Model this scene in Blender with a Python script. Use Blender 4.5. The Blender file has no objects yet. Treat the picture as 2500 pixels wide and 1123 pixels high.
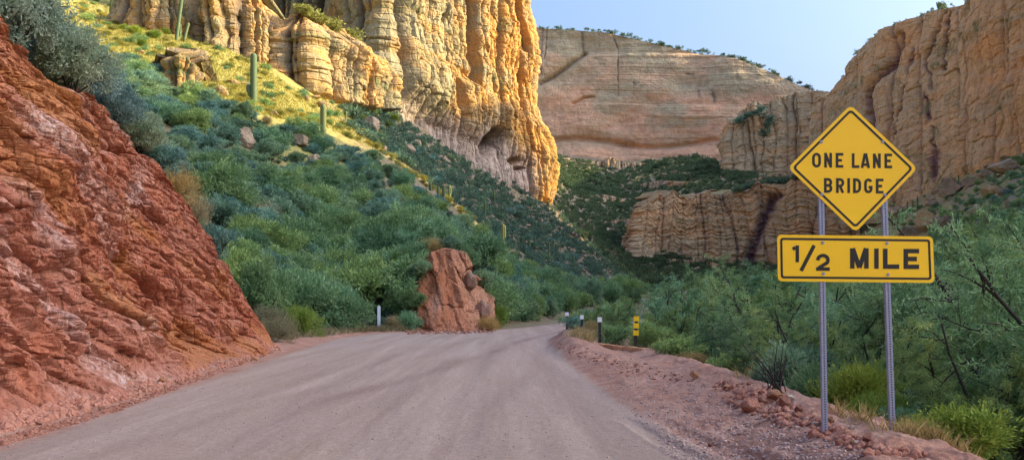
import bpy, math, random
import numpy as np
from mathutils import Vector, Matrix

sc = bpy.context.scene
COL = sc.collection
F = 2300.0; CX = 1250.0; HZ = 745.0; CAMZ = 1.6     # focal length and horizon in photo pixels, eye height in metres
SUN_EL = 26.0; SUN_AZ = 90.0                         # degrees; azimuth clockwise from the view direction (+Y)

# ------------------------------------------------------------------ noise
def _hash(ix, iy, iz, seed):
    h = (ix.astype(np.int64) * 374761393 + iy.astype(np.int64) * 668265263 + iz.astype(np.int64) * 2147483647 + seed * 974711) & 0xFFFFFFFF
    h = ((h ^ (h >> 13)) * 1274126177) & 0xFFFFFFFF
    h = ((h ^ (h >> 16)) * 2246822519) & 0xFFFFFFFF
    h = h ^ (h >> 15)
    return (h & 0xFFFFFF) / float(0xFFFFFF)

def vnoise(x, y, z=0.0, seed=0):
    x, y, z = np.broadcast_arrays(np.asarray(x, float), np.asarray(y, float), np.asarray(z, float))
    fx, fy, fz = np.floor(x), np.floor(y), np.floor(z)
    ix, iy, iz = fx.astype(np.int64), fy.astype(np.int64), fz.astype(np.int64)
    tx, ty, tz = x - fx, y - fy, z - fz
    sx = tx * tx * tx * (tx * (tx * 6 - 15) + 10); sy = ty * ty * ty * (ty * (ty * 6 - 15) + 10); sz = tz * tz * tz * (tz * (tz * 6 - 15) + 10)
    flat = bool(np.all(z == 0))
    def plane(k):
        a = _hash(ix, iy, iz + k, seed); b = _hash(ix + 1, iy, iz + k, seed)
        c = _hash(ix, iy + 1, iz + k, seed); d = _hash(ix + 1, iy + 1, iz + k, seed)
        p = a + (b - a) * sx; q = c + (d - c) * sx
        return p + (q - p) * sy
    v = plane(0)
    if not flat:
        v = v + (plane(1) - v) * sz
    return v * 2 - 1

def fbm(x, y, z=0.0, oc=4, seed=0, gain=0.5):
    s = 0.0; a = 1.0; t = 0.0
    x = np.asarray(x, float); y = np.asarray(y, float)
    for i in range(oc):
        c, sn = math.cos(0.6 * i), math.sin(0.6 * i)
        s = s + a * vnoise((x * c - y * sn) + 13.7 * i, (x * sn + y * c) + 5.1 * i, z if np.isscalar(z) else z + 3.3 * i, seed + i * 17)
        t += a; a *= gain; x = x * 2.03; y = y * 2.03
        z = z * 2.03
    return s / t

def ridged(x, y, oc=4, seed=0):
    s = 0.0; a = 1.0; t = 0.0
    x = np.asarray(x, float); y = np.asarray(y, float)
    for i in range(oc):
        s = s + a * (1 - 2 * np.abs(vnoise(x + 7.7 * i, y + 3.1 * i, 0.0, seed + 31 * i)))
        t += a; a *= 0.5; x = x * 2.1; y = y * 2.1
    return s / t

def cells(x, y, seed=0, jit=0.9):
    """2-D Voronoi: (distance to the nearest point, distance to the second, random value of the nearest cell)."""
    fx, fy = np.floor(x), np.floor(y)
    d1 = np.full(x.shape, 9.0); d2 = np.full(x.shape, 9.0); rv = np.zeros(x.shape)
    z0 = np.zeros(x.shape)
    for i in (-1, 0, 1):
        for j in (-1, 0, 1):
            cx, cy = fx + i, fy + j
            px = cx + 0.5 + jit * (_hash(cx, cy, z0, seed) - 0.5); py = cy + 0.5 + jit * (_hash(cx, cy, z0 + 1, seed) - 0.5)
            d = np.hypot(px - x, py - y); r = _hash(cx, cy, z0 + 2, seed)
            near = d < d1
            d2 = np.where(near, d1, np.minimum(d2, d)); rv = np.where(near, r, rv); d1 = np.where(near, d, d1)
    return d1, d2, rv

def sstep(a, b, x):
    t = np.clip((np.asarray(x, float) - a) / (b - a), 0, 1)
    return t * t * (3 - 2 * t)

# ------------------------------------------------------------------ mesh helpers
def np_mesh(name, V, Fc, mat=None, attrs=None, smooth=True):
    V = np.asarray(V, np.float32); Fc = np.asarray(Fc, np.int32)
    me = bpy.data.meshes.new(name)
    me.vertices.add(len(V)); me.vertices.foreach_set('co', V.ravel())
    n, m = Fc.shape
    me.loops.add(n * m); me.loops.foreach_set('vertex_index', Fc.ravel())
    me.polygons.add(n); me.polygons.foreach_set('loop_start', np.arange(0, n * m, m, dtype=np.int32))
    me.polygons.foreach_set('use_smooth', np.full(n, smooth, bool))
    me.update(calc_edges=True)
    for k, a in (attrs or {}).items():
        at = me.attributes.new(k, 'FLOAT', 'POINT'); at.data.foreach_set('value', np.asarray(a, np.float32))
    if mat: me.materials.append(mat)
    return me

class MB:
    """collects simple solids and becomes one mesh"""
    def __init__(s): s.v = []; s.f = []
    def add(s, v, f):
        b = len(s.v); s.v += [tuple(p) for p in v]; s.f += [tuple(i + b for i in q) for q in f]
    def box(s, x0, x1, y0, y1, z0, z1, M=None):
        v = [(x, y, z) for x in (x0, x1) for y in (y0, y1) for z in (z0, z1)]
        if M is not None: v = [tuple(M @ Vector(p)) for p in v]
        s.add(v, [(0, 1, 3, 2), (4, 6, 7, 5), (0, 4, 5, 1), (2, 3, 7, 6), (0, 2, 6, 4), (1, 5, 7, 3)])
    def tube(s, pts, radii, n=5, cap=True):
        pts = [Vector(p) for p in pts]; rings = []
        for i, p in enumerate(pts):
            d = (pts[min(i + 1, len(pts) - 1)] - pts[max(i - 1, 0)]).normalized()
            a = d.cross(Vector((0.13, 0.91, 0.37))).normalized(); b = d.cross(a)
            rings.append([p + (a * math.cos(2 * math.pi * k / n) + b * math.sin(2 * math.pi * k / n)) * radii[i] for k in range(n)])
        v = [q for r in rings for q in r]
        f = [(i * n + k, i * n + (k + 1) % n, (i + 1) * n + (k + 1) % n, (i + 1) * n + k) for i in range(len(pts) - 1) for k in range(n)]
        if cap: f.append(tuple(range((len(pts) - 1) * n, len(pts) * n)))
        s.add(v, f)
    def prism(s, poly, y0, y1):
        """polygon in (x, z), thickness from y0 (front) to y1 (back)"""
        n = len(poly)
        s.add([(x, y0, z) for x, z in poly] + [(x, y1, z) for x, z in poly],
              [tuple(range(n)), tuple(range(2 * n - 1, n - 1, -1))] + [(i, i + n, (i + 1) % n + n, (i + 1) % n) for i in range(n)])
    def mesh(s, name, mat=None, smooth=False):
        me = bpy.data.meshes.new(name); me.from_pydata(s.v, [], s.f); me.update()
        if smooth: me.polygons.foreach_set('use_smooth', np.ones(len(me.polygons), bool))
        if mat: me.materials.append(mat)
        return me

def link(name, me, parent=None, loc=None):
    o = bpy.data.objects.new(name, me); COL.objects.link(o)
    if parent is not None: o.parent = parent
    if loc is not None: o.location = loc
    return o

def tag(o, label=None, cat=None, group=None, kind=None):
    if label: o['label'] = label
    if cat: o['category'] = cat
    if group: o['group'] = group
    if kind: o['kind'] = kind
    return o

def copy_tree(o, parent=None):
    c = o.copy(); COL.objects.link(c)
    if parent is not None:
        c.parent = parent; c.matrix_parent_inverse = o.matrix_parent_inverse.copy()
    for ch in list(o.children): copy_tree(ch, c)
    return c

# ------------------------------------------------------------------ node helpers
class NT:
    def __init__(s, name, rough=0.9):
        s.m = bpy.data.materials.new(name); s.m.use_nodes = True; s.t = s.m.node_tree; s.t.nodes.clear()
        s.out = s.n('ShaderNodeOutputMaterial'); s.b = s.n('ShaderNodeBsdfPrincipled')
        s.b.inputs['Roughness'].default_value = rough
        s.b.inputs['Specular IOR Level'].default_value = 0.25
        s.l(s.b.outputs[0], s.out.inputs[0])
        s.pos = None
    def n(s, typ, **kw):
        nd = s.t.nodes.new(typ)
        for k, v in kw.items(): setattr(nd, k, v)
        return nd
    def l(s, a, b): s.t.links.new(a, b)
    def coord(s, scale=(1, 1, 1), rot=(0, 0, 0)):
        if s.pos is None: s.pos = s.n('ShaderNodeTexCoord')
        mp = s.n('ShaderNodeMapping'); mp.inputs['Scale'].default_value = scale; mp.inputs['Rotation'].default_value = rot
        s.l(s.pos.outputs['Object'], mp.inputs[0]); return mp.outputs[0]
    def noise(s, scale=(1, 1, 1), detail=4, rough=0.55, dist=0.0, rot=(0, 0, 0)):
        nz = s.n('ShaderNodeTexNoise'); nz.inputs['Scale'].default_value = 1.0; nz.inputs['Detail'].default_value = detail
        nz.inputs['Roughness'].default_value = rough; nz.inputs['Distortion'].default_value = dist
        s.l(s.coord(scale, rot), nz.inputs['Vector']); return nz.outputs['Fac']
    def vor(s, scale=(1, 1, 1), feature='F1', out='Distance'):
        v = s.n('ShaderNodeTexVoronoi'); v.feature = feature; v.inputs['Scale'].default_value = 1.0
        s.l(s.coord(scale), v.inputs['Vector']); return v.outputs[out]
    def ramp(s, fac, a, b, lo=0.0, hi=1.0):
        r = s.n('ShaderNodeMapRange'); r.inputs['From Min'].default_value = a; r.inputs['From Max'].default_value = b
        r.inputs['To Min'].default_value = lo; r.inputs['To Max'].default_value = hi
        s.l(fac, r.inputs[0]); return r.outputs[0]
    def attr(s, name):
        a = s.n('ShaderNodeAttribute'); a.attribute_name = name; return a.outputs['Fac']
    def math(s, op, a, b=None):
        m = s.n('ShaderNodeMath', operation=op)
        for i, x in enumerate((a, b)):
            if x is None: continue
            if isinstance(x, (int, float)): m.inputs[i].default_value = x
            else: s.l(x, m.inputs[i])
        return m.outputs[0]
    def mix(s, fac, a, b, blend='MIX'):
        m = s.n('ShaderNodeMix', data_type='RGBA', blend_type=blend)
        for i, x in ((0, fac), (6, a), (7, b)):
            if isinstance(x, (int, float)): m.inputs[i].default_value = x
            elif isinstance(x, tuple): m.inputs[i].default_value = (*x, 1)
            else: s.l(x, m.inputs[i])
        return m.outputs[2]
    def color(s, c):
        if isinstance(c, tuple): s.b.inputs['Base Color'].default_value = (*c, 1)
        else: s.l(c, s.b.inputs['Base Color'])
    def bump(s, h, dist=0.05, strength=1.0):
        b = s.n('ShaderNodeBump'); b.inputs['Distance'].default_value = dist; b.inputs['Strength'].default_value = strength
        s.l(h, b.inputs['Height'])
        prev = s.b.inputs['Normal'].links
        if prev: s.l(prev[0].from_socket, b.inputs['Normal'])
        s.l(b.outputs[0], s.b.inputs['Normal'])

def plain(name, c, rough=0.6, metal=0.0, vary=0.12, scale=6.0, spec=0.4):
    t = NT(name, rough); t.b.inputs['Metallic'].default_value = metal; t.b.inputs['Specular IOR Level'].default_value = spec
    f = t.noise((scale,) * 3, 5, 0.6)
    d = tuple(x * (1 - vary) for x in c); e = tuple(min(1, x * (1 + vary)) for x in c)
    t.color(t.mix(t.ramp(f, .3, .7), d, e))
    return t.m

# ------------------------------------------------------------------ materials
def rock_mat(name, base, warm, pale, stain, sx=12.0, strata=2.2, bump=0.5, warm_amt=0.5, strata_amt=0.5, fine=1.0, green=(0.10, 0.12, 0.05)):
    """layered cliff rock; vertex attributes: warm (oxide), stain (desert varnish, water marks, darker cracks and hollow), a painted shade tint (butte foot), veg (lichen and grass)"""
    t = NT(name, 0.92)
    big = t.noise((1 / sx, 1 / sx, 1.4 / sx), 5, 0.6, 0.4)
    lay = t.noise((1 / (strata * 14), 1 / (strata * 14), 1 / strata), 5, 0.62, 0.25)
    lay2 = t.noise((1 / (strata * 5), 1 / (strata * 5), 3.2 / strata), 4, 0.6, 0.2)
    ver = t.noise((1 / 3.2, 1 / 3.2, 1 / 40.0), 4, 0.6, 0.5)
    med = t.noise((fine * .55,) * 3, 6, 0.65)
    w = t.math('ADD', t.attr('warm'), t.ramp(big, .35, .7, -.35, .55 * warm_amt * 2))
    w = t.math('ADD', w, t.ramp(lay, .4, .65, -.14, .14))
    w.node.use_clamp = True
    c = t.mix(w, base, warm)
    c = t.mix(t.math('MULTIPLY', t.ramp(lay2, .5, .72), strata_amt), c, pale)
    c = t.mix(t.ramp(lay, .52, .32, 0, strata_amt * .45), c, tuple(x * .68 for x in base))
    c = t.mix(t.ramp(ver, .56, .78, 0, .45), c, tuple(x * .55 for x in base))
    c = t.mix(t.attr('shade_mauve'), c, t.mix(t.ramp(med, .3, .7), (.30, .225, .19), (.44, .345, .29)))  # pinkish grey painted in for the shade on the butte foot
    st = t.math('MULTIPLY', t.attr('stain'), t.ramp(ver, .2, .6, .55, 1.1)); st.node.use_clamp = True
    c = t.mix(st, c, stain)
    v = t.math('MULTIPLY', t.attr('veg'), t.ramp(med, .42, .6)); v.node.use_clamp = True
    c = t.mix(v, c, green)
    c = t.mix(1.0, c, t.mix(t.ramp(med, .25, .75), (.72, .72, .72), (1.25, 1.25, 1.25)), 'MULTIPLY')
    t.color(c)
    cr = t.vor((.5 * fine, .5 * fine, .25 * fine), 'DISTANCE_TO_EDGE')
    t.bump(t.ramp(cr, 0, .12), .35 * bump, .7)
    t.bump(lay2, .5 * bump, .7)
    t.bump(med, .8 * bump, .9)
    return t.m

def red_mat():
    t = NT('red_earth', 0.95)
    A = t.noise((.35, .35, .35), 5, .6, .6); Bn = t.noise((1.7, 1.7, 1.1), 6, .65, .5); C = t.noise((9, 9, 6), 6, .7)
    sl = t.noise((2.2, .8, .55), 5, .6, .7, (0, math.radians(-28), 0))
    c = t.mix(t.ramp(A, .35, .65), (.36, .105, .052), (.47, .175, .10))
    c = t.mix(t.ramp(Bn, .5, .72, 0, .55), c, (.55, .29, .21))
    c = t.mix(t.ramp(sl, .56, .75, 0, .75), c, (.28, .075, .034))
    c = t.mix(t.math('MULTIPLY', t.attr('dust'), t.ramp(Bn, .3, .6, .6, 1.0)), c, (.43, .185, .125))
    w = t.math('MULTIPLY', t.attr('pale'), t.ramp(C, .38, .6)); w.node.use_clamp = True
    c = t.mix(w, c, (.64, .50, .45))
    o = t.attr('ochre'); c = t.mix(o, c, (.44, .175, .05))
    c = t.mix(1.0, c, t.mix(t.ramp(C, .25, .75), (.68, .66, .64), (1.28, 1.28, 1.28)), 'MULTIPLY')
    t.color(c)
    ck = t.vor((2.6, 2.6, 1.3), 'DISTANCE_TO_EDGE'); t.bump(t.ramp(ck, 0, .1), .05, .7)
    t.bump(sl, .16, .8); t.bump(C, .07, 1.0)
    return t.m

def ground_mat():
    """one material for the whole ground: attributes road, red (loose red dirt), veg (dry grass and litter), lit-hill grass"""
    t = NT('desert_ground', 0.97)
    A = t.noise((.22, .22, .22), 4, .6); Bn = t.noise((1.1, 1.1, 1.1), 5, .65); C = t.noise((14, 14, 14), 6, .75); Dn = t.noise((55, 55, 55), 3, .7)
    soil = t.mix(t.ramp(Bn, .35, .65), (.14, .105, .07), (.23, .175, .12))
    grs = t.mix(t.ramp(Bn, .35, .65), (.20, .18, .05), (.40, .35, .11))
    soil = t.mix(t.attr('veg'), soil, grs)
    scr = t.noise((.16, .16, .16), 6, .7)
    soil = t.mix(t.math('MULTIPLY', t.attr('scree'), t.ramp(scr, .45, .6)), soil, (.27, .21, .165))
    # compacted road with long soft streaks along the driving direction
    stx = t.noise((1.5, .055, 1), 4, .6, .35, (0, 0, math.radians(5)))
    stf = t.noise((6, .16, 1), 4, .65, .3, (0, 0, math.radians(3)))
    rd = t.mix(t.ramp(stx, .36, .64), (.34, .238, .18), (.44, .322, .25))
    rd = t.mix(t.ramp(stf, .5, .7, 0, .35), rd, (.34, .235, .21))
    rd = t.mix(t.ramp(A, .35, .7, 0, .4), rd, (.43, .31, .27))
    red = t.mix(t.ramp(Bn, .3, .68), (.33, .148, .095), (.45, .262, .19))
    c = t.mix(t.attr('red'), soil, red)
    rf = t.math('ADD', t.attr('road'), t.ramp(Bn, .2, .8, -.14, .14)); rf = t.ramp(rf, .3, .7); rf.node.clamp = True
    c = t.mix(rf, c, rd)
    c = t.mix(t.attr('track'), c, (.265, .17, .14))
    c = t.mix(1.0, c, t.mix(t.ramp(C, .3, .7), (.80, .79, .78), (1.17, 1.17, 1.17)), 'MULTIPLY')
    c = t.mix(1.0, c, t.mix(t.ramp(Dn, .35, .68), (.84, .83, .82), (1.16, 1.16, 1.16)), 'MULTIPLY')
    vs = t.vor((11, 11, 11)); c = t.mix(t.ramp(vs, .12, .07, 0, .35), c, (.24, .16, .135))
    t.color(c)
    t.bump(C, .03, .9); t.bump(Dn, .012, .8); t.bump(stf, .02, .4)
    return t.m

def leaf_mat(name, a, b, trans=0.32, bright=(.55, 1.45)):
    t = NT(name, 0.75); t.b.inputs['Specular IOR Level'].default_value = 0.2
    oi = t.n('ShaderNodeObjectInfo'); r = t.attr('rnd')
    c = t.mix(r, a, b)
    c = t.mix(1.0, c, t.mix(oi.outputs['Random'], (bright[0] + .2, bright[0] + .25, bright[0] + .2), (bright[1] - .1, bright[1] - .15, bright[1] - .2)), 'MULTIPLY')
    hv = t.math('FRACT', t.math('MULTIPLY', oi.outputs['Random'], 7.31))
    c = t.mix(1.0, c, t.mix(hv, (.82, .93, 1.08), (1.22, 1.06, .74)), 'MULTIPLY')
    t.color(c)
    tr = t.n('ShaderNodeBsdfTranslucent'); t.l(c, tr.inputs[0])
    mx = t.n('ShaderNodeMixShader'); mx.inputs[0].default_value = trans
    t.l(t.b.outputs[0], mx.inputs[1]); t.l(tr.outputs[0], mx.inputs[2]); t.l(mx.outputs[0], t.out.inputs[0])
    return t.m

def stone_mat(name, a, b, scale=2.0, bump=.05):
    t = NT(name, 0.9); oi = t.n('ShaderNodeObjectInfo')
    n1 = t.noise((scale,) * 3, 5, .65, .3); n2 = t.noise((scale * 6,) * 3, 5, .7)
    c = t.mix(t.ramp(n1, .35, .65), a, b)
    c = t.mix(1.0, c, t.mix(oi.outputs['Random'], (.75, .72, .70), (1.25, 1.25, 1.25)), 'MULTIPLY')
    c = t.mix(1.0, c, t.mix(t.ramp(n2, .3, .7), (.75, .75, .75), (1.2, 1.2, 1.2)), 'MULTIPLY')
    t.color(c); t.bump(n1, bump * 2, .7); t.bump(n2, bump * .5, .9)
    return t.m

M = {}
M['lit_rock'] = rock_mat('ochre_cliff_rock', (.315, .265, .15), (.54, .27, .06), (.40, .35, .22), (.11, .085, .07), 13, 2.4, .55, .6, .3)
M['far_rock'] = rock_mat('banded_far_cliff', (.43, .345, .215), (.64, .355, .21), (.52, .41, .28), (.09, .075, .07), 48, 8.0, .8, .5, .2, .35)
M['tan_rock'] = rock_mat('tan_cliff_rock', (.46, .345, .205), (.57, .32, .14), (.53, .42, .28), (.11, .06, .07), 18, 3.0, .6, .4, .3, .6)
M['red'] = red_mat()
M['ground'] = ground_mat()
M['leaf_teal'] = leaf_mat('grey_green_leaves', (.08, .17, .125), (.30, .45, .34))
M['leaf_green'] = leaf_mat('mesquite_leaves', (.085, .19, .08), (.34, .47, .235))
M['leaf_blue'] = leaf_mat('dusty_blue_grey_leaves', (.12, .20, .175), (.34, .44, .39))
M['leaf_lime'] = leaf_mat('yellow_green_leaves', (.14, .22, .03), (.30, .36, .07))
M['leaf_lit'] = leaf_mat('straw_green_leaves', (.17, .18, .04), (.43, .40, .13))
M['leaf_dry'] = leaf_mat('dry_straw', (.24, .18, .09), (.46, .37, .20))
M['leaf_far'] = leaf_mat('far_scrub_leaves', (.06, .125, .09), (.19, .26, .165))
M['bark'] = plain('dark_bark', (.045, .034, .028), .9, 0, .3, 20)
M['cactus'] = leaf_mat('cactus_skin', (.10, .14, .07), (.17, .20, .10), 0.0, (.7, 1.3))
M['boulder'] = stone_mat('weathered_boulder', (.22, .165, .11), (.38, .29, .20), .9, .16)
M['boulder_lit'] = stone_mat('ochre_boulder', (.34, .20, .07), (.38, .28, .16), .8, .16)
M['redrock'] = stone_mat('red_stone', (.31, .12, .075), (.42, .205, .14), 5, .02)
M['palerock'] = stone_mat('pale_stone', (.48, .36, .27), (.55, .46, .38), 5, .02)
M['orangerock'] = stone_mat('orange_stone', (.46, .19, .085), (.50, .29, .17), 5, .02)
M['tanrock'] = stone_mat('tan_red_stone', (.36, .20, .13), (.46, .30, .215), 1.6, .08)
M['pebble'] = stone_mat('loose_gravel', (.44, .29, .24), (.60, .46, .41), 9, .01)
# ------------------------------------------------------------------ terrain
def W(px, py, y):
    """the point at distance y that the photograph shows at (px, py)"""
    return ((px - CX) / F * y, y, CAMZ + (HZ - py) / F * y)

def pz(y, z): return HZ - F * (z - CAMZ) / y
_C = [
 (-400, [(35, pz(35, 8)), (60, pz(60, 20)), (110, pz(110, 45)), (140, pz(140, 60)), (180, pz(180, 85)), (240, pz(240, 120)), (400, pz(400, 150)), (800, pz(800, 160))]),
 (200, [(38, pz(38, 7.5)), (70, 430), (130, 170), (160, 125), (190, 60), (240, 10), (400, -20), (800, 100)]),
 (430, [(41, pz(41, 3.5)), (72, 490), (122, 255), (150, 205), (185, 115), (240, 60), (400, 30), (800, 150)]),
 (560, [(45, pz(45, 1)), (75, 540), (128, 265), (155, 215), (190, 145), (250, 60), (400, 30), (800, 150)]),
 (700, [(50, pz(50, .5)), (80, 590), (142, 290), (165, 258), (203, 190), (260, 110), (400, 80), (800, 200)]),
 (780, [(54, pz(54, .3)), (85, 620), (150, 303), (178, 302), (215, 226), (270, 150), (400, 100), (800, 200)]),
 (860, [(55, pz(55, .2)), (88, 632), (158, 335), (186, 342), (232, 238), (285, 170), (400, 120), (800, 220)]),
 (940, [(57, pz(57, .2)), (70, pz(70, 4.2)), (165, 372), (195, 382), (250, 268), (300, 220), (420, 180), (800, 250)]),
 (1000, [(58.5, pz(58.5, .15)), (63, pz(63, 4.0)), (170, 412), (200, 418), (262, 298), (315, 252), (425, 212), (800, 275)]),
 (1050, [(58.5, pz(58.5, .1)), (63, pz(63, 5.2)), (175, 455), (205, 458), (275, 325), (330, 290), (430, 250), (800, 300)]),
 (1150, [(60, pz(60, 0)), (65, pz(65, 4.0)), (185, 530), (215, 523), (297, 410), (350, 380), (450, 330), (800, 330)]),
 (1195, [(63, pz(63, 0)), (70, pz(70, 2.4)), (188, 568), (217, 553), (306, 436), (360, 408), (460, 358), (800, 340)]),
 (1230, [(67, pz(67, 0)), (110, 712), (190, 600), (220, 583), (315, 455), (370, 430), (470, 380), (800, 350)]),
 (1300, [(74, pz(74, 0)), (118, 722), (193, 655), (225, 633), (335, 487), (400, 462), (500, 420), (790, 360)]),
 (1350, [(82, pz(82, 0)), (122, 730), (196, 685), (228, 655), (347, 505), (400, 520), (520, 480), (790, 372)]),
 (1400, [(95, pz(95, 0)), (128, 735), (198, 702), (235, 675), (352, 549), (410, 600), (520, 560), (785, 375)]),
 (1480, [(98, pz(98, 0)), (130, 738), (198, 715), (250, 692), (365, 624), (415, 650), (520, 580), (775, 392)]),
 (1560, [(98, pz(98, 0)), (130, 740), (200, 722), (270, 710), (380, 690), (430, 690), (520, 590), (768, 390)]),
 (1700, [(98, pz(98, 0)), (130, 742), (200, 728), (280, 715), (400, 690), (487, 634), (508, 478), (752, 382)]),
 (1850, [(95, pz(95, 0)), (130, 742), (200, 728), (280, 710), (400, 680), (484, 648), (507, 474), (600, 420)]),
 (2000, [(80, pz(80, -.5)), (120, 735), (180, 720), (260, 700), (380, 660), (476, 642), (498, 440), (580, 420)]),
 (2100, [(60, pz(60, -1)), (100, 725), (160, 700), (240, 670), (340, 630), (445, 600), (480, 560), (600, 540)]),
 (2200, [(45, pz(45, -1)), (85, 720), (140, 680), (210, 630), (300, 570), (415, 515), (440, 500), (600, 500)]),
 (2350, [(38, pz(38, -1)), (70, 705), (120, 640), (180, 570), (250, 490), (350, 422), (385, 410), (600, 500)]),
 (2500, [(30, pz(30, -1)), (55, 690), (90, 620), (140, 530), (200, 445), (285, 368), (320, 350), (600, 500)]),
 (3000, [(22, pz(22, -1)), (40, 690), (60, 620), (90, 520), (120, 430), (160, 350), (200, 330), (600, 450)]),
 (3600, [(18, pz(18, -1)), (30, 690), (45, 600), (65, 500), (90, 400), (115, 330), (140, 300), (600, 450)]),
]
PXG = np.arange(-400, 3601, 10.0); LYG = np.linspace(math.log(15), math.log(1000), 300)
def _table():
    cx = np.array([c[0] for c in _C], float); n = len(_C[0][1])
    Yk = np.array([[s[0] for s in c[1]] for c in _C], float); Pk = np.array([[s[1] for s in c[1]] for c in _C], float)
    T = np.zeros((len(PXG), len(LYG)))
    Yi = np.stack([np.interp(PXG, cx, np.log(Yk[:, k])) for k in range(n)], 1)
    Pi = np.stack([np.interp(PXG, cx, Pk[:, k]) for k in range(n)], 1)
    yy = np.exp(LYG)
    for i in range(len(PXG)):
        p = np.interp(LYG, Yi[i], Pi[i])
        z = CAMZ + (HZ - p) / F * yy
        za = CAMZ + (HZ - Pi[i, 0]) / F * math.exp(Yi[i, 0]); zb = CAMZ + (HZ - Pi[i, -1]) / F * math.exp(Yi[i, -1])
        z = np.where(LYG < Yi[i, 0], za, np.where(LYG > Yi[i, -1], zb, z))
        T[i] = z
    k = np.array([1, 3, 5, 3, 1.0]); k /= k.sum()
    for _ in range(2):
        T = np.apply_along_axis(lambda r: np.convolve(np.pad(r, 2, 'edge'), k, 'valid'), 0, T)
        T = np.apply_along_axis(lambda r: np.convolve(np.pad(r, 2, 'edge'), np.array([.2, .6, .2]), 'valid')[1:-1], 1, T) if False else T
    return T
TAB = _table()

def far_z(x, y):
    yy = np.clip(y, 15.5, 990)
    px = np.clip(CX + F * x / yy, -399, 3599)
    a = (px - PXG[0]) / 10.0; b = (np.log(yy) - LYG[0]) / (LYG[1] - LYG[0])
    i = np.clip(a.astype(int), 0, len(PXG) - 2); j = np.clip(b.astype(int), 0, len(LYG) - 2); a = a - i; b = b - j
    return (TAB[i, j] * (1 - a) + TAB[i + 1, j] * a) * (1 - b) + (TAB[i, j + 1] * (1 - a) + TAB[i + 1, j + 1] * a) * b

_xl = np.array([(-40, -5.2), (0, -6.0), (11.7, -6.4), (32, -8.1), (45, -9), (54, -8.6), (57, -5.5), (59.5, -2), (70, .8), (92, 5.3), (102, 9), (118, 22), (130, 40)])
_xr = np.array([(-40, 3.4), (0, 3.2), (9.7, 1.9), (16, 1.5), (26, 1.35), (36, 1.25), (43, 1.5), (50, 2.3), (60, 4.6), (75, 9), (92, 16), (100, 22), (118, 60), (130, 90)])
_bh = np.array([(-40, 9), (8, 9.8), (18.2, 9.9), (20.7, 9.4), (21.3, 7.7), (22.2, 7.0), (25, 7.3), (26.4, 7.1), (29, 6.2), (30, 5.3), (31.8, 4.2), (32.8, 2.2), (33.6, 0.0), (60, 0)])
def xl(y): return np.interp(y, _xl[:, 0], _xl[:, 1])
def xr(y): return np.interp(y, _xr[:, 0], _xr[:, 1])
def bank_h(y): return np.interp(y, _bh[:, 0], _bh[:, 1])
def berm_x(y): return np.interp(y, [0, 9.5, 11, 15, 22, 35, 45], [2.9, 3.55, 3.6, 3.85, 4.15, 4.9, 5.3])
LEAN = 0.45

def near_z(x, y):
    L, R, B = xl(y), xr(y), berm_x(y)
    mid = (L + R) / 2
    z = 0.05 * (1 - np.clip(np.abs(x - mid) / 5, 0, 1) ** 2)
    z = z + .018 * fbm(x * 1.1, y * .12, 0, 3, 5) + .010 * fbm(x * 3.5, y * .5, 0, 3, 9)
    for o, w, d in ((-5.3, .38, .03), (-3.5, .4, .028), (-2.2, .32, .025), (-.7, .35, .02)):            # wheel ruts
        c = R + o + .25 * np.sin(y * .07 + o)
        z = z - d * np.exp(-((x - c) / w) ** 2)
    # left margin: loose dirt rising to the foot of the bank
    e = L - x
    z = z + .16 * sstep(-.6, .5, e) + .06 * sstep(-.3, .6, e) * fbm(x * 2.2, y * 2.2, 0, 3, 21)
    # windrow of graded dirt on the right, highest by the white-topped posts
    env = np.interp(y, [8, 14, 20, 28, 35, 42, 47, 52], [.0, .05, .12, .26, .46, .52, .3, 0])
    wx = R + .95 + .12 * np.sin(y * .35)
    prof = sstep(-1.0, .0, x - wx) * (1 - np.interp(y, [20, 28, 36, 42], [.6, .95, .95, .5]) * sstep(.2, 1.5, x - wx))
    z = z + env * prof * (1 + .35 * fbm(x * 1.3, y * .8, 0, 3, 33))
    # shoulder, loose and churned
    s = sstep(R + .1, R + .9, x)
    z = z + s * (np.interp(y, [0, 18, 28, 60], [.05, .05, .0, .0]) + .05 * fbm(x * 1.8, y * .6, 0, 4, 41) + .03 * fbm(x * 6, y * 3, 0, 2, 43))
    # tyre tracks curving out of the shoulder
    for o in (0.0, .42):
        tx = np.interp(y, [7, 9.5, 11, 12.6, 14], [2.2, 1.95, 1.72, 1.62, 1.35]) + o
        d = np.exp(-((x - tx) / .12) ** 4) * sstep(13.6, 12.6, y)
        z = z - .022 * d + .006 * d * np.sin(y * 40 + o * 9)
        z = z + .014 * np.exp(-((np.abs(x - tx) - .17) / .06) ** 2) * sstep(13.4, 12.4, y)
    # rocky berm, then the fall to the wash
    rise = np.interp(y, [0, 8, 10, 14, 22, 30], [.2, .22, .24, .2, .10, -.03])
    z = z + rise * sstep(-1.5, -.2, x - B)
    z = z + .10 * np.exp(-((x - B) / .5) ** 2) * (1 + .8 * fbm(x * 3, y * 3, 0, 3, 51)) * sstep(48, 30, y)
    out = np.maximum(0, x - B - np.interp(y, [0, 9, 12, 50], [.5, .55, .35, .3]))
    fall = np.clip(out * .42, 0, 1.25) * sstep(60, 44, y)
    z = z - fall + .10 * sstep(.3, 2, out) * fbm(x * .6, y * .6, 0, 3, 61)
    # bank on the left: the ground climbs behind the cut face
    H = bank_h(y)
    b = np.maximum(0, L - x - 1.5)
    zb = np.minimum(H, b / (LEAN + .05) ) + .30 * np.maximum(0, b - LEAN * H)
    z = np.where(b > 0, z + zb * sstep(0, .5, b), z)
    return z

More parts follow.
